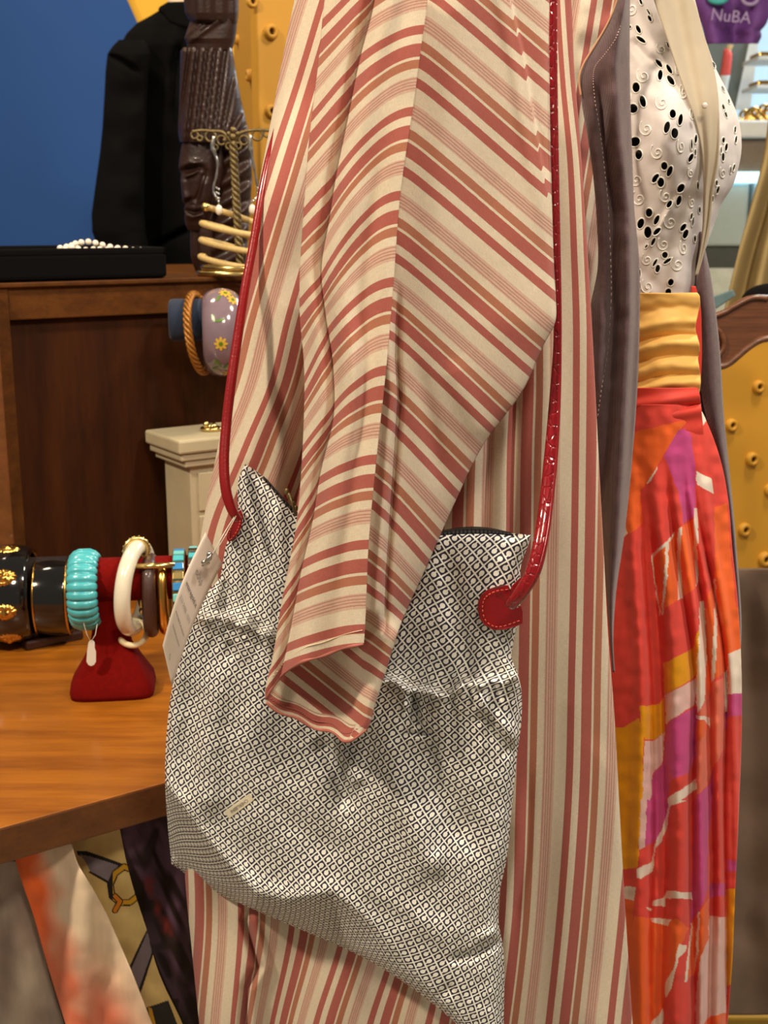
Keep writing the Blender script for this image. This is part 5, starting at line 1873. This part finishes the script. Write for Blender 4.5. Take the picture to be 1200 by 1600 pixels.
# carved wooden statue
sbp = topd(338, 424)
sY = sbp.y
stt = thing('carved_statue', 'dark carved wooden bust in profile with a tall ribbed headdress', 'statue', (sbp.x, sbp.y, ctop))
def loft(name, rows, Yc, dr, mat, parent, disp=None, n=96, ny=200, label=None):
    fa, fb_ = lerp([(r[0], r[1]) for r in rows]), lerp([(r[0], r[2]) for r in rows])
    y = np.linspace(rows[0][0], rows[-1][0], ny)
    a = np.linspace(0, 2 * pi, n, endpoint=False)
    xl, xr = fa(y), fb_(y)
    xc_, hw_ = (xl + xr) / 2, (xr - xl) / 2
    X = xc_[:, None] + hw_[:, None] * np.cos(a)
    Y = np.repeat(y[:, None], n, 1)
    sinA = np.repeat(np.sin(a)[None, :], ny, 0)
    D = Yc - (hw_[:, None] * S(Yc)) * dr * np.sign(sinA) * np.abs(sinA) ** 0.8
    if disp:
        D = D - disp(X, Y, sinA)
    g = P(X, Y, D)
    o = gridmesh(name, g, mat, parent, closed_u=True, label=label)
    me = o.data
    # caps
    import bmesh
    bm = bmesh.new(); bm.from_mesh(me)
    bm.edges.ensure_lookup_table()
    bmesh.ops.holes_fill(bm, edges=[e for e in bm.edges if e.is_boundary], sides=0)
    bmesh.ops.recalc_face_normals(bm, faces=bm.faces)
    bm.to_mesh(me); bm.free()
    return o
def crown(X, Y, sA):
    # ribs fanning downwards from the band at y~78
    cxx = 318.0
    tab_ = np.linspace(230, 460, 400)
    sl = np.interp(tab_, [325, 337, 350, 358, 372, 385, 400], [.12, .14, .2, .35, .9, 1.6, 2.4])
    ang = np.stack([np.interp(X[i], np.maximum.accumulate(tab_ + sl * max(0.0, 205 - Y[i, 0])), tab_) for i in range(X.shape[0])])
    d = 0.006 * np.clip(np.sin(ang / 13.5 * 2 * pi), -0.9, 0.5)
    return d * (sA > 0)
loft('headdress', [(74, 287, 362), (80, 282, 364), (120, 281, 370), (160, 280, 378), (200, 278, 387), (214, 279, 389), (222, 281, 389)], sY, 0.8, M['darkwood'], stt, crown)
def neckb(X, Y, sA):
    d = 0.004 * np.exp(-(np.abs((Y - 62) + (X - 300) * 0.75) / 6.0) ** 2) + 0.003 * np.exp(-(np.abs((Y - 48) + (X - 300) * 0.8) / 5.0) ** 2)
    return d * (sA > 0)
loft('crest_base', [(30, 298, 371), (45, 293, 370), (60, 288, 368), (68, 292, 366), (78, 292, 363)], sY, 0.8, M['darkwood'], stt, neckb, ny=80)
def hairb(X, Y, sA):
    return 0.002 * np.sin(X / 3.2) * (sA > 0) * 1.0 + 0.014 * np.exp(-((X - 318) / 20.0) ** 2) * sm(40, 30, Y) * (sA > 0)
loft('upper_figure', [(-60, 285, 380), (0, 287, 373), (20, 289, 373), (30, 294, 372), (36, 300, 371)], sY, 0.8, M['darkwood'], stt, hairb, ny=80)
def faced(X, Y, sA):
    f = (sA > 0) * 1.0
    d = 0.004 * ridge(X, Y, [(282, 262), (296, 254), (318, 256)], 5, 1.0) 
    d = d - 0.009 * ridge(X, Y, [(286, 266), (298, 264), (312, 262)], 5.5, 1.0, False)           # eye socket
    d = d + 0.006 * ridge(X, Y, [(292, 275), (302, 271), (310, 265)], 3.2, 1.0, False)           # lid
    d = d + 0.007 * ridge(X, Y, [(284, 278), (286, 298), (290, 314)], 5.0, 1.0)                  # nose
    d = d - 0.005 * ridge(X, Y, [(292, 316), (298, 312)], 3.5, 1.0, False)
    d = d - 0.006 * ridge(X, Y, [(288, 328), (302, 332), (314, 330)], 3.0, 1.0, False)           # mouth line
    d = d + 0.004 * ridge(X, Y, [(290, 336), (302, 339), (312, 336)], 4.0, 1.0, False)
    d = d - 0.005 * ridge(X, Y, [(322, 262), (312, 300), (304, 318)], 4, 1.0)
    d = d + 0.004 * ridge(X, Y, [(320, 275), (318, 310), (312, 335)], 7, 1.0)
    d = d - 0.008 * ridge(X, Y, [(338, 230), (336, 300), (320, 356)], 5, 1.0, False)
    return d * f
loft('face', [(220, 286, 350), (230, 283, 350), (250, 280, 350), (262, 279, 350), (272, 283, 348), (282, 282, 346), (305, 284, 342), (314, 285, 340), (320, 289, 338), (328, 287, 336), (334, 289, 334), (342, 288, 332), (352, 290, 328), (360, 294, 322)], sY - 0.006, 0.7, M['darkwood'], stt, faced, 160, 220)
loft('hair', [(222, 330, 392), (280, 335, 394), (340, 330, 390), (420, 315, 384), (424, 315, 384)], sY + 0.01, 0.7, M['darkwood'], stt, lambda X, Y, sA: 0.004 * np.sin(Y / 5.0 + X / 9.0) * (sA > 0))
loft('neck', [(350, 297, 335), (363, 297, 335), (380, 297, 334), (400, 298, 334), (415, 302, 332), (424, 306, 332)], sY, 0.8, M['darkwood'], stt, lambda X, Y, sA: -0.004 * np.exp(-((X - 308) / 3.0) ** 2) * (sA > 0), ny=60)

loft('torso_back', loft_later, 1.19, 0.9, M['form'], form, None, 40, 60)
sheet('back_panel', [(-60, 990), (300, 990), (600, 990), (1000, 965), (1055, 960)], [(-60, 1052), (200, 1085), (380, 1098), (540, 1118), (650, 1126), (760, 1137), (1000, 1153), (1055, 1150)],
      lambda x, y, s: 1.15 + 0.11 * np.sin(np.clip(s, 0, 1) * pi * 0.62) - 0.07 * sm(0.55, 1.0, s), M['mauve'], coat, -60, 1055, 30, 120, 0.0015)
skb = sheet('skirt_back', [(640, 975), (900, 940), (1700, 955)], [(645, 1092), (780, 1130), (1050, 1152), (1260, 1148), (1700, 1122)],
      lambda x, y, s: 1.10 + 0.09 * np.sin(np.clip(s, 0, 1) * pi) + 0.008 * np.sin(x / 6.0), M['skirt'], skirt, 640, 1690, 60, 200, 0.001, col=skirtCol)

# earring stand
ebp = topd(380, 428)
eY = ebp.y - 0.04
es = thing('earring_stand', 'aged bronze earring stand with scrollwork bar and braided stem', 'jewellery stand', (ebp.x, eY, ctop))
mb = MB()
for cx_, cy_, r_ in ((304, 211, 5.5), (329, 213, 8), (346, 219, 7), (358, 228, 5), (372, 228, 5), (381, 219, 7), (402, 211, 8), (418, 208, 6), (312, 216, 4), (336, 230, 4)):
    mb.tube([V(cx_ + r_ * cos(a), cy_ + r_ * sin(a), eY) for a in np.linspace(0, 2 * pi, 19)[:-1]], 0.0016, 8, closed=True)
mb.tube([V(*p) for p in crv([(300, 206, eY), (315, 204, eY), (330, 205, eY), (346, 206, eY), (355, 214, eY), (363, 224, eY)], 30)], 0.0022, 8)
mb.tube([V(*p) for p in crv([(422, 204, eY), (408, 203, eY), (390, 204, eY), (376, 208, eY), (370, 216, eY), (363, 224, eY)], 30)], 0.0022, 8)
for x_, y_, r_ in ((364, 203, .0042), (358, 209, .0034), (371, 209, .0034), (364, 214, .005), (364, 224, .004), (351, 219, .003)):
    mb.sphere(V(x_, y_, eY - 0.002), r_, 10, 8)
mb.build('scroll_bar', M['bronze'], es)
for st_ in range(3):
    mb = MB()
    pl = []
    for k in range(120):
        f = k / 119
        a = 14 * pi * f + st_ * 2 * pi / 3
        q = V(364 + 12 * f, 222 + 206 * f, eY)
        pl.append(q + Vector((cos(a) * 0.0034, sin(a) * 0.0034, 0)))
    mb.tube(pl, 0.0028, 7)
    mb.build('stem_strand', M['bronze'], es)
mb = MB()
q = V(376, 428, eY)
mb.lathe([(0, 0.0001), (0, 0.032), (0.004, 0.031), (0.008, 0.018), (0.014, 0.008), (0.016, 0.0001)], Vector((q.x, q.y, ctop)), Z3, Vector((1, 0, 0)), Vector((0, 1, 0)), 32)
mb.build('foot', M['bronze'], es)
for nm, pts_, prl in (('left', [(334, 213), (332, 228), (335, 240), (340, 255), (338, 275), (334, 290), (334, 302), (340, 312)], (342, 328)),
                      ('right', [(391, 211), (391, 228), (393, 240), (397, 262), (401, 285), (404, 300), (400, 310), (395, 314)], (394, 327))):
    e = thing('drop_earring', 'twisted silver drop earring with a pearl, %s one on the bronze stand' % nm, 'earring', tuple(V(pts_[0][0], pts_[0][1], eY - 0.006)), 'pearl drop earrings')
    c = crv([(x, y, eY - 0.008) for x, y in pts_], 40)
    rad = [0.0012 + 0.0018 * math.exp(-((i - 7) / 5.0) ** 2) + 0.0006 * abs(sin(i * 0.5)) for i in range(40)]
    mb = MB()
    mb.tube([V(*p) for p in c], rad, 8, flat=0.6, flatdir=(0, 1, 0))
    mb.build('silver_drop', M['silver'], e)
    mb = MB()
    for dy_ in (0, 7, 14):
        mb.tube([V(pts_[4][0] - 1, 292 + dy_, eY - 0.010), V(pts_[4][0] + 5, 297 + dy_, eY - 0.011)], 0.0010, 6)
    mb.tube([V(prl[0] - 1, 312, eY - 0.008), V(prl[0], 320, eY - 0.008)], 0.0009, 6)
    mb.build('wire_wrap', M['silver'], e)
    mb = MB()
    mb.sphere(V(prl[0], prl[1], eY - 0.008), 0.0048, 14, 10, (1, 1, 1.45))
    mb.build('pearl', M['pearl'], e)
# coil bracelet: three turns of beige cord
cbp_ = topd(372, 428)
cY = cbp_.y - 0.06
cbz = thing('coil_bracelet', 'beige and gold cord coil bracelet standing on the cabinet', 'bracelet', (cbp_.x, cY, ctop))
ctr = V(374, 425, cY)
Rc = 57 * S(cY)
mb = MB()
pl = []
for k in range(200):
    f = k / 199
    a = pi + f * 2 * pi * 3.0 - 0.3
    zz = ctop + 0.012 + f * 0.066
    sl_ = 0.013 * cos(a)
    pl.append(Vector((ctr.x + Rc * cos(a) * (1 - 0.1 * f), ctr.y + Rc * 0.75 * sin(a), zz - sl_ + 0.004 * sin(a))))
mb.tube(pl, 0.0042, 10)
mb.build('cord', M['cord'], cbz)
mb = MB()
mb.sphere(pl[-1], 0.006, 12, 8)
mb.build('end_cap', M['palegold'], cbz)
mb = MB()
mb.sphere(pl[0], 0.005, 12, 8)
mb.build('end_cap', M['palegold'], cbz)
gbz = thing('gold_bangle', 'pale gold double bangle lying flat under the coil bracelet', 'bracelet', (ctr.x, ctr.y, ctop))
for k, (r_, z_) in enumerate(((1.05, 0.004), (0.98, 0.0115))):
    mb = MB()
    mb.tube([Vector((ctr.x + 0.002 * k + Rc * r_ * cos(a), ctr.y + Rc * 0.8 * r_ * sin(a), ctop + z_)) for a in np.linspace(0, 2 * pi, 61)[:-1]], 0.0037, 10, closed=True)
    mb.build('hoop', M['palegold'], gbz)

# ================================================================== BACKGROUND LEFT
bw = MB()
bw.box((-3.2, 3.60, 0.0), (3.7, 0, 0), (0, 0.1, 0), (0, 0, 3.2))
o = bw.build('wall_back', M['yellow_wall'], None); o['kind'] = 'structure'
# blue painted panel standing before it, with a slanted edge
bp_ = MB()
pts_ = [(-900, -500), (130, -160), (199, 0), (214, 34), (300, 230), (330, 480), (-900, 480)]
bp_.plate([V(x, y, 3.50) for x, y in pts_], [V(x, y, 3.53) for x, y in pts_])
# extend down to the floor
o = bp_.build('wall_left', M['blue_wall'], None); o['kind'] = 'structure'
bl2 = MB()
qa, qb = V(-900, 479, 3.50), V(330, 479, 3.50)
bl2.box((qa.x, 3.50, 0), (qb.x - qa.x, 0, 0), (0, 0.03, 0), (0, 0, qa.z + 0.002))
o = bl2.build('wall_left', M['blue_wall'], None); o['kind'] = 'structure'
# floor
fo = MB()
fo.box((-4, -1.5, -0.05), (9, 0, 0), (0, 10, 0), (0, 0, 0.05))
o = fo.build('floor', M['floor'], None); o['kind'] = 'structure'
# black coat on a mannequin
bc = thing('black_coat', 'black wool coat on a headless mannequin against the blue wall', 'coat', tuple(V(240, 470, 2.6)))
def armd(X, Y, sA):
    return (0.008 * noise(X, Y, 30, 50) - 0.02 * ridge(X, Y, [(168, 85), (190, 95), (215, 112)], 4, 1.0)) * (sA > 0)
loft('sleeve', [(62, 186, 225), (72, 176, 232), (84, 168, 236), (110, 165, 232), (150, 163, 230), (200, 160, 228), (240, 156, 226), (290, 149, 226), (335, 143, 226), (362, 144, 228), (385, 152, 232), (460, 160, 236)], 2.55, 0.8, M['blackcoat'], bc, armd)
def tord(X, Y, sA):
    return (0.01 * noise(X, Y, 36, 51) - 0.03 * ridge(X, Y, [(300, 355), (240, 385)], 5, 1.0) - 0.02 * ridge(X, Y, [(285, 60), (275, 100), (268, 200)], 5, 1.0)) * (sA > 0)
loft('coat_body', [(14, 252, 300), (24, 236, 320), (36, 214, 340), (52, 198, 352), (70, 188, 360), (120, 205, 360), (200, 214, 360), (330, 218, 360), (500, 222, 360)], 2.66, 0.55, M['blackcoat'], bc, tord)
mb = MB()
cpts = [(262, 3), (250, 10), (245, 16), (256, 24), (262, 34), (276, 40), (300, 46), (330, 40), (330, 8), (300, 2)]
mb.plate([V(x, y, 2.50) for x, y in cpts], [V(x, y, 2.54) for x, y in cpts])
mb.build('collar', M['blackcoat'], bc, bevel=0.006, seg=3)
nk = thing('mannequin_neck', 'cream mannequin neck above the black coat collar', 'mannequin', tuple(V(275, 10, 2.62)))
loft('neck', [(-60, 258, 300), (-20, 260, 298), (0, 262, 298), (12, 262, 298)], 2.60, 0.8, M['skin'], nk, None, 40, 20)

# yellow screen panels with raised round studs
def screen(name, label, ax, ay, bx2, by2, z0, z1_, studs, thick=0.03):
    t = thing(name, label, 'screen', (ax, ay, z0))
    A, B = Vector((ax, ay, 0)), Vector((bx2, by2, 0))
    d = (B - A).normalized()
    nrm = Vector((d.y, -d.x, 0))
    if nrm.y > 0:
        nrm = -nrm
    mb = MB()
    mb.box(Vector((ax, ay, z0)), B - A, -nrm * thick, Vector((0, 0, z1_ - z0)))
    mb.build('panel', M['yellow'], t, bevel=0.004)
    for px, py, rp in studs:
        q = PPL(px, py, (ax, ay, 1), tuple(nrm))
        r = rp * (q.y / cos(PITCH) / FPX)
        mb = MB()
        prof = [(0.0, r), (r * 0.55, r * 0.94), (r * 0.78, r * 0.80), (r * 0.78, r * 0.52), (r * 0.70, r * 0.42), (r * 0.1, r * 0.40)]
        mb.lathe(prof, q, nrm, d, Z3, 28)
        so_ = mb.build('stud', M['yellow'], t)
        mb = MB()
        mb.lathe([(r * 0.12, 0.0001), (r * 0.12, r * 0.42)], q, nrm, d, Z3, 20)
        mb.build('stud_hole', M['hole'], so_)
    return t
sA_, sB_ = V(368, 200, 2.25), V(404, 200, 2.05)
sC_ = V(520, 200, 2.12)
sB2_ = sB_ + (sC_ - sB_).normalized() * 0.006 + Vector((0, -0.034, 0))
sC_ = sC_ + Vector((0, -0.034, 0))
screen('yellow_screen', 'yellow studded screen leaf turned away, behind the carved statue', sA_.x, sA_.y, sB_.x, sB_.y, 0.02, 2.3, [(372, 62, 7), (392, 118, 9)])
screen('yellow_screen', 'yellow studded screen leaf beside the robe\'s left edge', sB2_.x, sB2_.y, sC_.x, sC_.y, 0.02, 2.3, [(393, 3, 9), (422, 50, 11), (423, 174, 10), (424, -60, 10)])
rA, rB = V(1060, 700, 1.95), V(1330, 700, 2.05)
ztop = V(1180, 540, 2.0).z
screen('yellow_screen', 'yellow studded panel at the right edge, below the carved rail', rA.x, rA.y, rB.x, rB.y, 0.02, ztop + 0.02,
       [(1184, 604, 10), (1142, 664, 10), (1174, 717, 11), (1202, 765, 10), (1162, 827, 11), (1194, 873, 12), (1160, 520, 9)])
# carved wooden rail (chair back) with a scroll
cr = thing('carved_chair_back', 'curved carved wooden chair back with a scroll, right edge', 'chair', tuple(V(1160, 560, 1.6)))
mb = MB()
top_e = crv([(1100, 498), (1118, 490), (1135, 481), (1155, 468), (1175, 461), (1200, 461), (1240, 468), (1290, 480)], 40)
bot_e = crv([(1100, 560), (1118, 573), (1130, 573), (1142, 567), (1155, 556), (1172, 542), (1190, 532), (1215, 528), (1290, 536)], 40)
outl = list(top_e) + list(bot_e[::-1])
mb.plate([V(p[0], p[1], 1.60) for p in outl], [V(p[0], p[1], 1.64) for p in outl])
mb.build('top_rail', M['carved'], cr, bevel=0.006, seg=3)
mb = MB()
mb.tube([V(p[0], p[1] + 2, 1.598) for p in crv([(1100, 500), (1118, 491), (1135, 484), (1150, 475), (1176, 463), (1200, 464)], 30)], 0.0035, 8)
mb.tube([V(p[0], p[1] - 4, 1.598) for p in crv([(1104, 570), (1118, 576), (1130, 576), (1142, 570), (1155, 559), (1172, 545), (1190, 535), (1215, 531)], 40)], 0.0045, 8)
mb.build('moulding', M['carved'], cr)
mb = MB()
mb.tube([V(1112 + (22 - 14 * f) * cos(a), 538 + (27 - 17 * f) * sin(a), 1.597) for f, a in [(k / 60, -1.6 + k / 60 * 2.6 * pi) for k in range(61)]], 0.0035, 8)
mb.build('scroll', M['carved'], cr)
for px_ in (1275, 1350):
    mb = MB()
    a_ = V(px_, 545, 1.63)
    mb.tube([a_, Vector((a_.x, a_.y, 0.0))], 0.018, 16)
    mb.build('leg', M['carved'], cr)
# suede cloth over the lower right
sd = sheet('suede_throw', [(885, 1120), (1100, 1125), (1560, 1120), (1580, 1118)], [(885, 1330), (1100, 1330), (1580, 1330)],
           lambda x, y, s: 1.42 - 0.012 * np.sin(x / 19.) + 0.01 * noise(x, y, 60, 60), M['suede'], None, 888, 1585, 80, 200, 0.003)
tag(sd, 'brown-grey suede cloth hanging at the right edge beside the skirt', 'cloth')
# slope its lower edge and give the yellow seat under it
ycl = MB()
a_ = V(1100, 1555, 1.52)
ycl.box((a_.x, 1.47, 0.0), (0.6, 0, 0), (0, 0.10, 0), (0, 0, a_.z))
o = ycl.build('yellow_plinth', plain('olive_yellow_paint', (196, 160, 60), 0.6, var=0.05), None, bevel=0.004)
tag(o, 'yellow plinth under the suede cloth at the lower right', 'plinth')

# ================================================================== SHOP BEYOND, UPPER RIGHT
o = MB().box((0.6, 7.2, 0.0), (5.5, 0, 0), (0, 0.1, 0), (0, 0, 3.6)).build('wall_far', M['shopwall'], None); o['kind'] = 'structure'
# white display counter with glass
ctz = V(1150, 188, 4.2).z
cn = thing('display_counter', 'white shop counter with a glass case, far behind the blouse', 'counter', (1.3, 4.2, 0))
pA, pB = V(1120, 200, 4.2), V(1330, 200, 4.2)
mb = MB()
mb.box((pA.x, 4.2, V(1150, 215, 4.2).z), (pB.x - pA.x, 0, 0), (0, 0.5, 0), (0, 0, ctz - V(1150, 215, 4.2).z))
mb.build('counter_top', M['shopwhite'], cn, bevel=0.01)
mb = MB()
mb.box((pA.x + 0.03, 4.24, V(1150, 268, 4.2).z), (pB.x - pA.x, 0, 0), (0, 0.42, 0), (0, 0, V(1150, 216, 4.2).z - V(1150, 268, 4.2).z))
mb.build('case', plain('case_interior', (120, 108, 92), 0.5), cn)
mb = MB()
z5, z6 = V(1150, 268, 4.2).z, V(1150, 285, 4.2).z
mb.box((pA.x - 0.25, 4.22, z6), (pB.x - pA.x + 0.25, 0, 0), (0, 0.05, 0), (0, 0, z5 - z6))
mb.build('light_strip', M['lamp'], cn)
mb = MB()
z7 = V(1150, 385, 4.2).z
pC = V(1178, 300, 4.2)
mb.box((pA.x - 0.3, 4.25, z7), (pC.x - pA.x + 0.3, 0, 0), (0, 0.4, 0), (0, 0, z6 - z7))
mb.build('front', plain('counter_grey', (172, 190, 190), 0.4, var=0.04), cn, bevel=0.01)
mb = MB()
mb.box((pC.x + 0.02, 4.25, z7), (0.5, 0, 0), (0, 0.4, 0), (0, 0, z6 - z7))
mb.build('front', M['shopwhite'], cn, bevel=0.01)
mb = MB()
z8 = V(1150, 420, 4.2).z
mb.box((pA.x - 0.3, 4.27, z8), (pB.x - pA.x + 0.3, 0, 0), (0, 0.4, 0), (0, 0, z7 - z8))
mb.build('kick_board', plain('dark_grey', (70, 76, 72), 0.6), cn)
mb = MB()
mb.box((pA.x - 0.3, 4.26, 0), (pB.x - pA.x + 0.3, 0, 0), (0, 0.4, 0), (0, 0, z8))
mb.build('plinth', plain('pale_step', (206, 214, 204), 0.5), cn)
# gold jewellery heap on the counter
for k in range(12):
    px_ = 1165 + k * 5.2 + random.uniform(-2, 2)
    mb = MB()
    c_q = V(px_, 178, 4.3); c_q.z = ctz + 0.006
    R_ = random.uniform(0.014, 0.028)
    mb.tube([c_q + Vector((R_ * cos(a), 0.4 * R_ * sin(a), R_ + R_ * sin(a))) for a in np.linspace(0, 2 * pi, 21)[:-1]], 0.0055, 8, closed=True)
    o = mb.build('gold_ornament', M['gold'] if k % 3 else M['palegold'], None)
    tag(o, 'gold ring ornament on the far white counter, %s from the left' % ('first second third fourth fifth sixth seventh eighth ninth tenth eleventh twelfth'.split()[k]), 'jewellery', 'gold ornaments on the far counter')
# shelves with lit gold items
for k, (px_, py_) in enumerate(((1190, 87), (1188, 132))):
    q = V(px_, py_, 4.6)
    shf = thing('wall_shelf', 'small white shelf with gold items, %s one in the far shop' % ('upper', 'lower')[k], 'shelf', tuple(q))
    mb = MB(); mb.box(q - Vector((0.01, 0, 0.012)), (0.5, 0, 0), (0, 0.2, 0), (0, 0, 0.012)); mb.build('board', M['shopwhite'], shf)
    mb = MB()
    mb.box(q + Vector((0.0, 0.03, 0.0)), (0.4, 0, 0), (0, 0.12, 0), (0, 0, 0.018)); mb.build('gold_strip', M['gold'], shf, bevel=0.004)
# mirror / rack behind with red garment
gr = thing('grey_display_board', 'grey display board behind the red garment in the far shop', 'board', tuple(V(1130, 150, 5.0)))
mb = MB()
pts_ = [(1085, 60), (1172, 68), (1150, 172), (1085, 172)]
mb.plate([V(x, y, 5.0) for x, y in pts_], [V(x, y, 5.05) for x, y in pts_])
mb.build('board', M['shopgrey'], gr)
mb = MB()
pts_ = [(1172, 60), (1186, 60), (1172, 172), (1148, 172)]
mb.plate([V(x, y, 4.98) for x, y in pts_], [V(x, y, 5.04) for x, y in pts_])
mb.build('frame_edge', M['shopwhite'], gr)
for px_ in (1100, 1140):
    mb = MB()
    q = V(px_, 170, 5.03)
    mb.tube([q, Vector((q.x, 5.03, 0.0))], 0.02, 10)
    mb.build('leg', M['shopgrey'], gr)
rg = thing('red_garment', 'small red garment with a white hem hanging in the far shop', 'garment', tuple(V(1135, 100, 4.9)))
loft('cloth', [(76, 1131, 1140), (84, 1130, 1144), (100, 1128, 1143), (118, 1125, 1141)], 4.965, 0.5, M['redcloth'], rg, None, 24, 20)
loft('hem', [(118, 1125, 1141), (130, 1127, 1138), (145, 1129, 1136)], 4.965, 0.5, M['shopwhite'], rg, None, 24, 20)
loft('collar', [(70, 1136, 1146), (80, 1134, 1142)], 4.965, 0.5, plain('cream_collar', (220, 190, 140), 0.7), rg, None, 24, 10)
# purple hanging banner-shirt with prints
ps = thing('purple_shirt', 'purple printed garment hanging at the top right corner', 'garment', tuple(V(1140, 40, 3.6)))
oo = sheet('cloth', [(-80, 1060), (0, 1078), (30, 1095), (68, 1106)], [(-80, 1210), (0, 1202), (30, 1198), (38, 1194), (50, 1186), (52, 1187), (68, 1182)], lambda x, y, s: 3.6 - 0.03 * np.sin(s * 9) , M['purple'], ps, -80, 68, 60, 60, 0.01)
text_mesh('lettering', 'NuBA', 0.044, V(1142, 26, 3.53), V(1160, 28, 3.53) - V(1130, 25, 3.53), Vector((0.1, 0, 1)), M['white_print'], ps)
mb = MB()
mb.tube([V(1122 + 13 * cos(a), -4 + 7 * sin(a), 3.55) for a in np.linspace(0, 2 * pi, 25)[:-1]], 0.008, 8, closed=True)
mb.build('teal_print', M['teal'], ps)
mb = MB()
mb.tube([V(1172 + 12 * cos(a), -3 + 10 * sin(a), 3.55) for a in np.linspace(0, 2 * pi, 25)[:-1]], 0.005, 8, closed=True)
mb.build('ring_print', M['white_print'], ps)
# gold curtain
cu_ = sheet('gold_curtain', [(150, 1206), (250, 1193), (330, 1172), (400, 1152), (470, 1136)], [(150, 1420), (470, 1420)],
            lambda x, y, s: 2.3 - 0.03 * np.sin(s * 40 + y / 300.), M['curtain'], None, 100, 500, 140, 80, 0.004)
tag(cu_, 'dull gold curtain at the right edge above the carved rail', 'curtain')
# glass shelf corner near the mauve coat
gs = MB()
pts_ = [(1095, 470), (1145, 452), (1150, 462), (1120, 482), (1100, 490)]
gs.plate([V(x, y, 1.9) for x, y in pts_], [V(x, y, 2.0) for x, y in pts_])
o = gs.build('glass_shelf', plain('smoky_glass', (96, 118, 120), 0.1), None, bevel=0.002)
tag(o, 'small smoky glass shelf corner just above the carved rail', 'shelf')
# black object behind the rail
bb = MB()
bb.sphere(V(1206, 470, 1.75), 0.033, 20, 12, (1.3, 1, 0.75))
o = bb.build('black_cushion', M['black'], None)
tag(o, 'black rounded cushion peeking above the carved rail at the right edge', 'cushion')
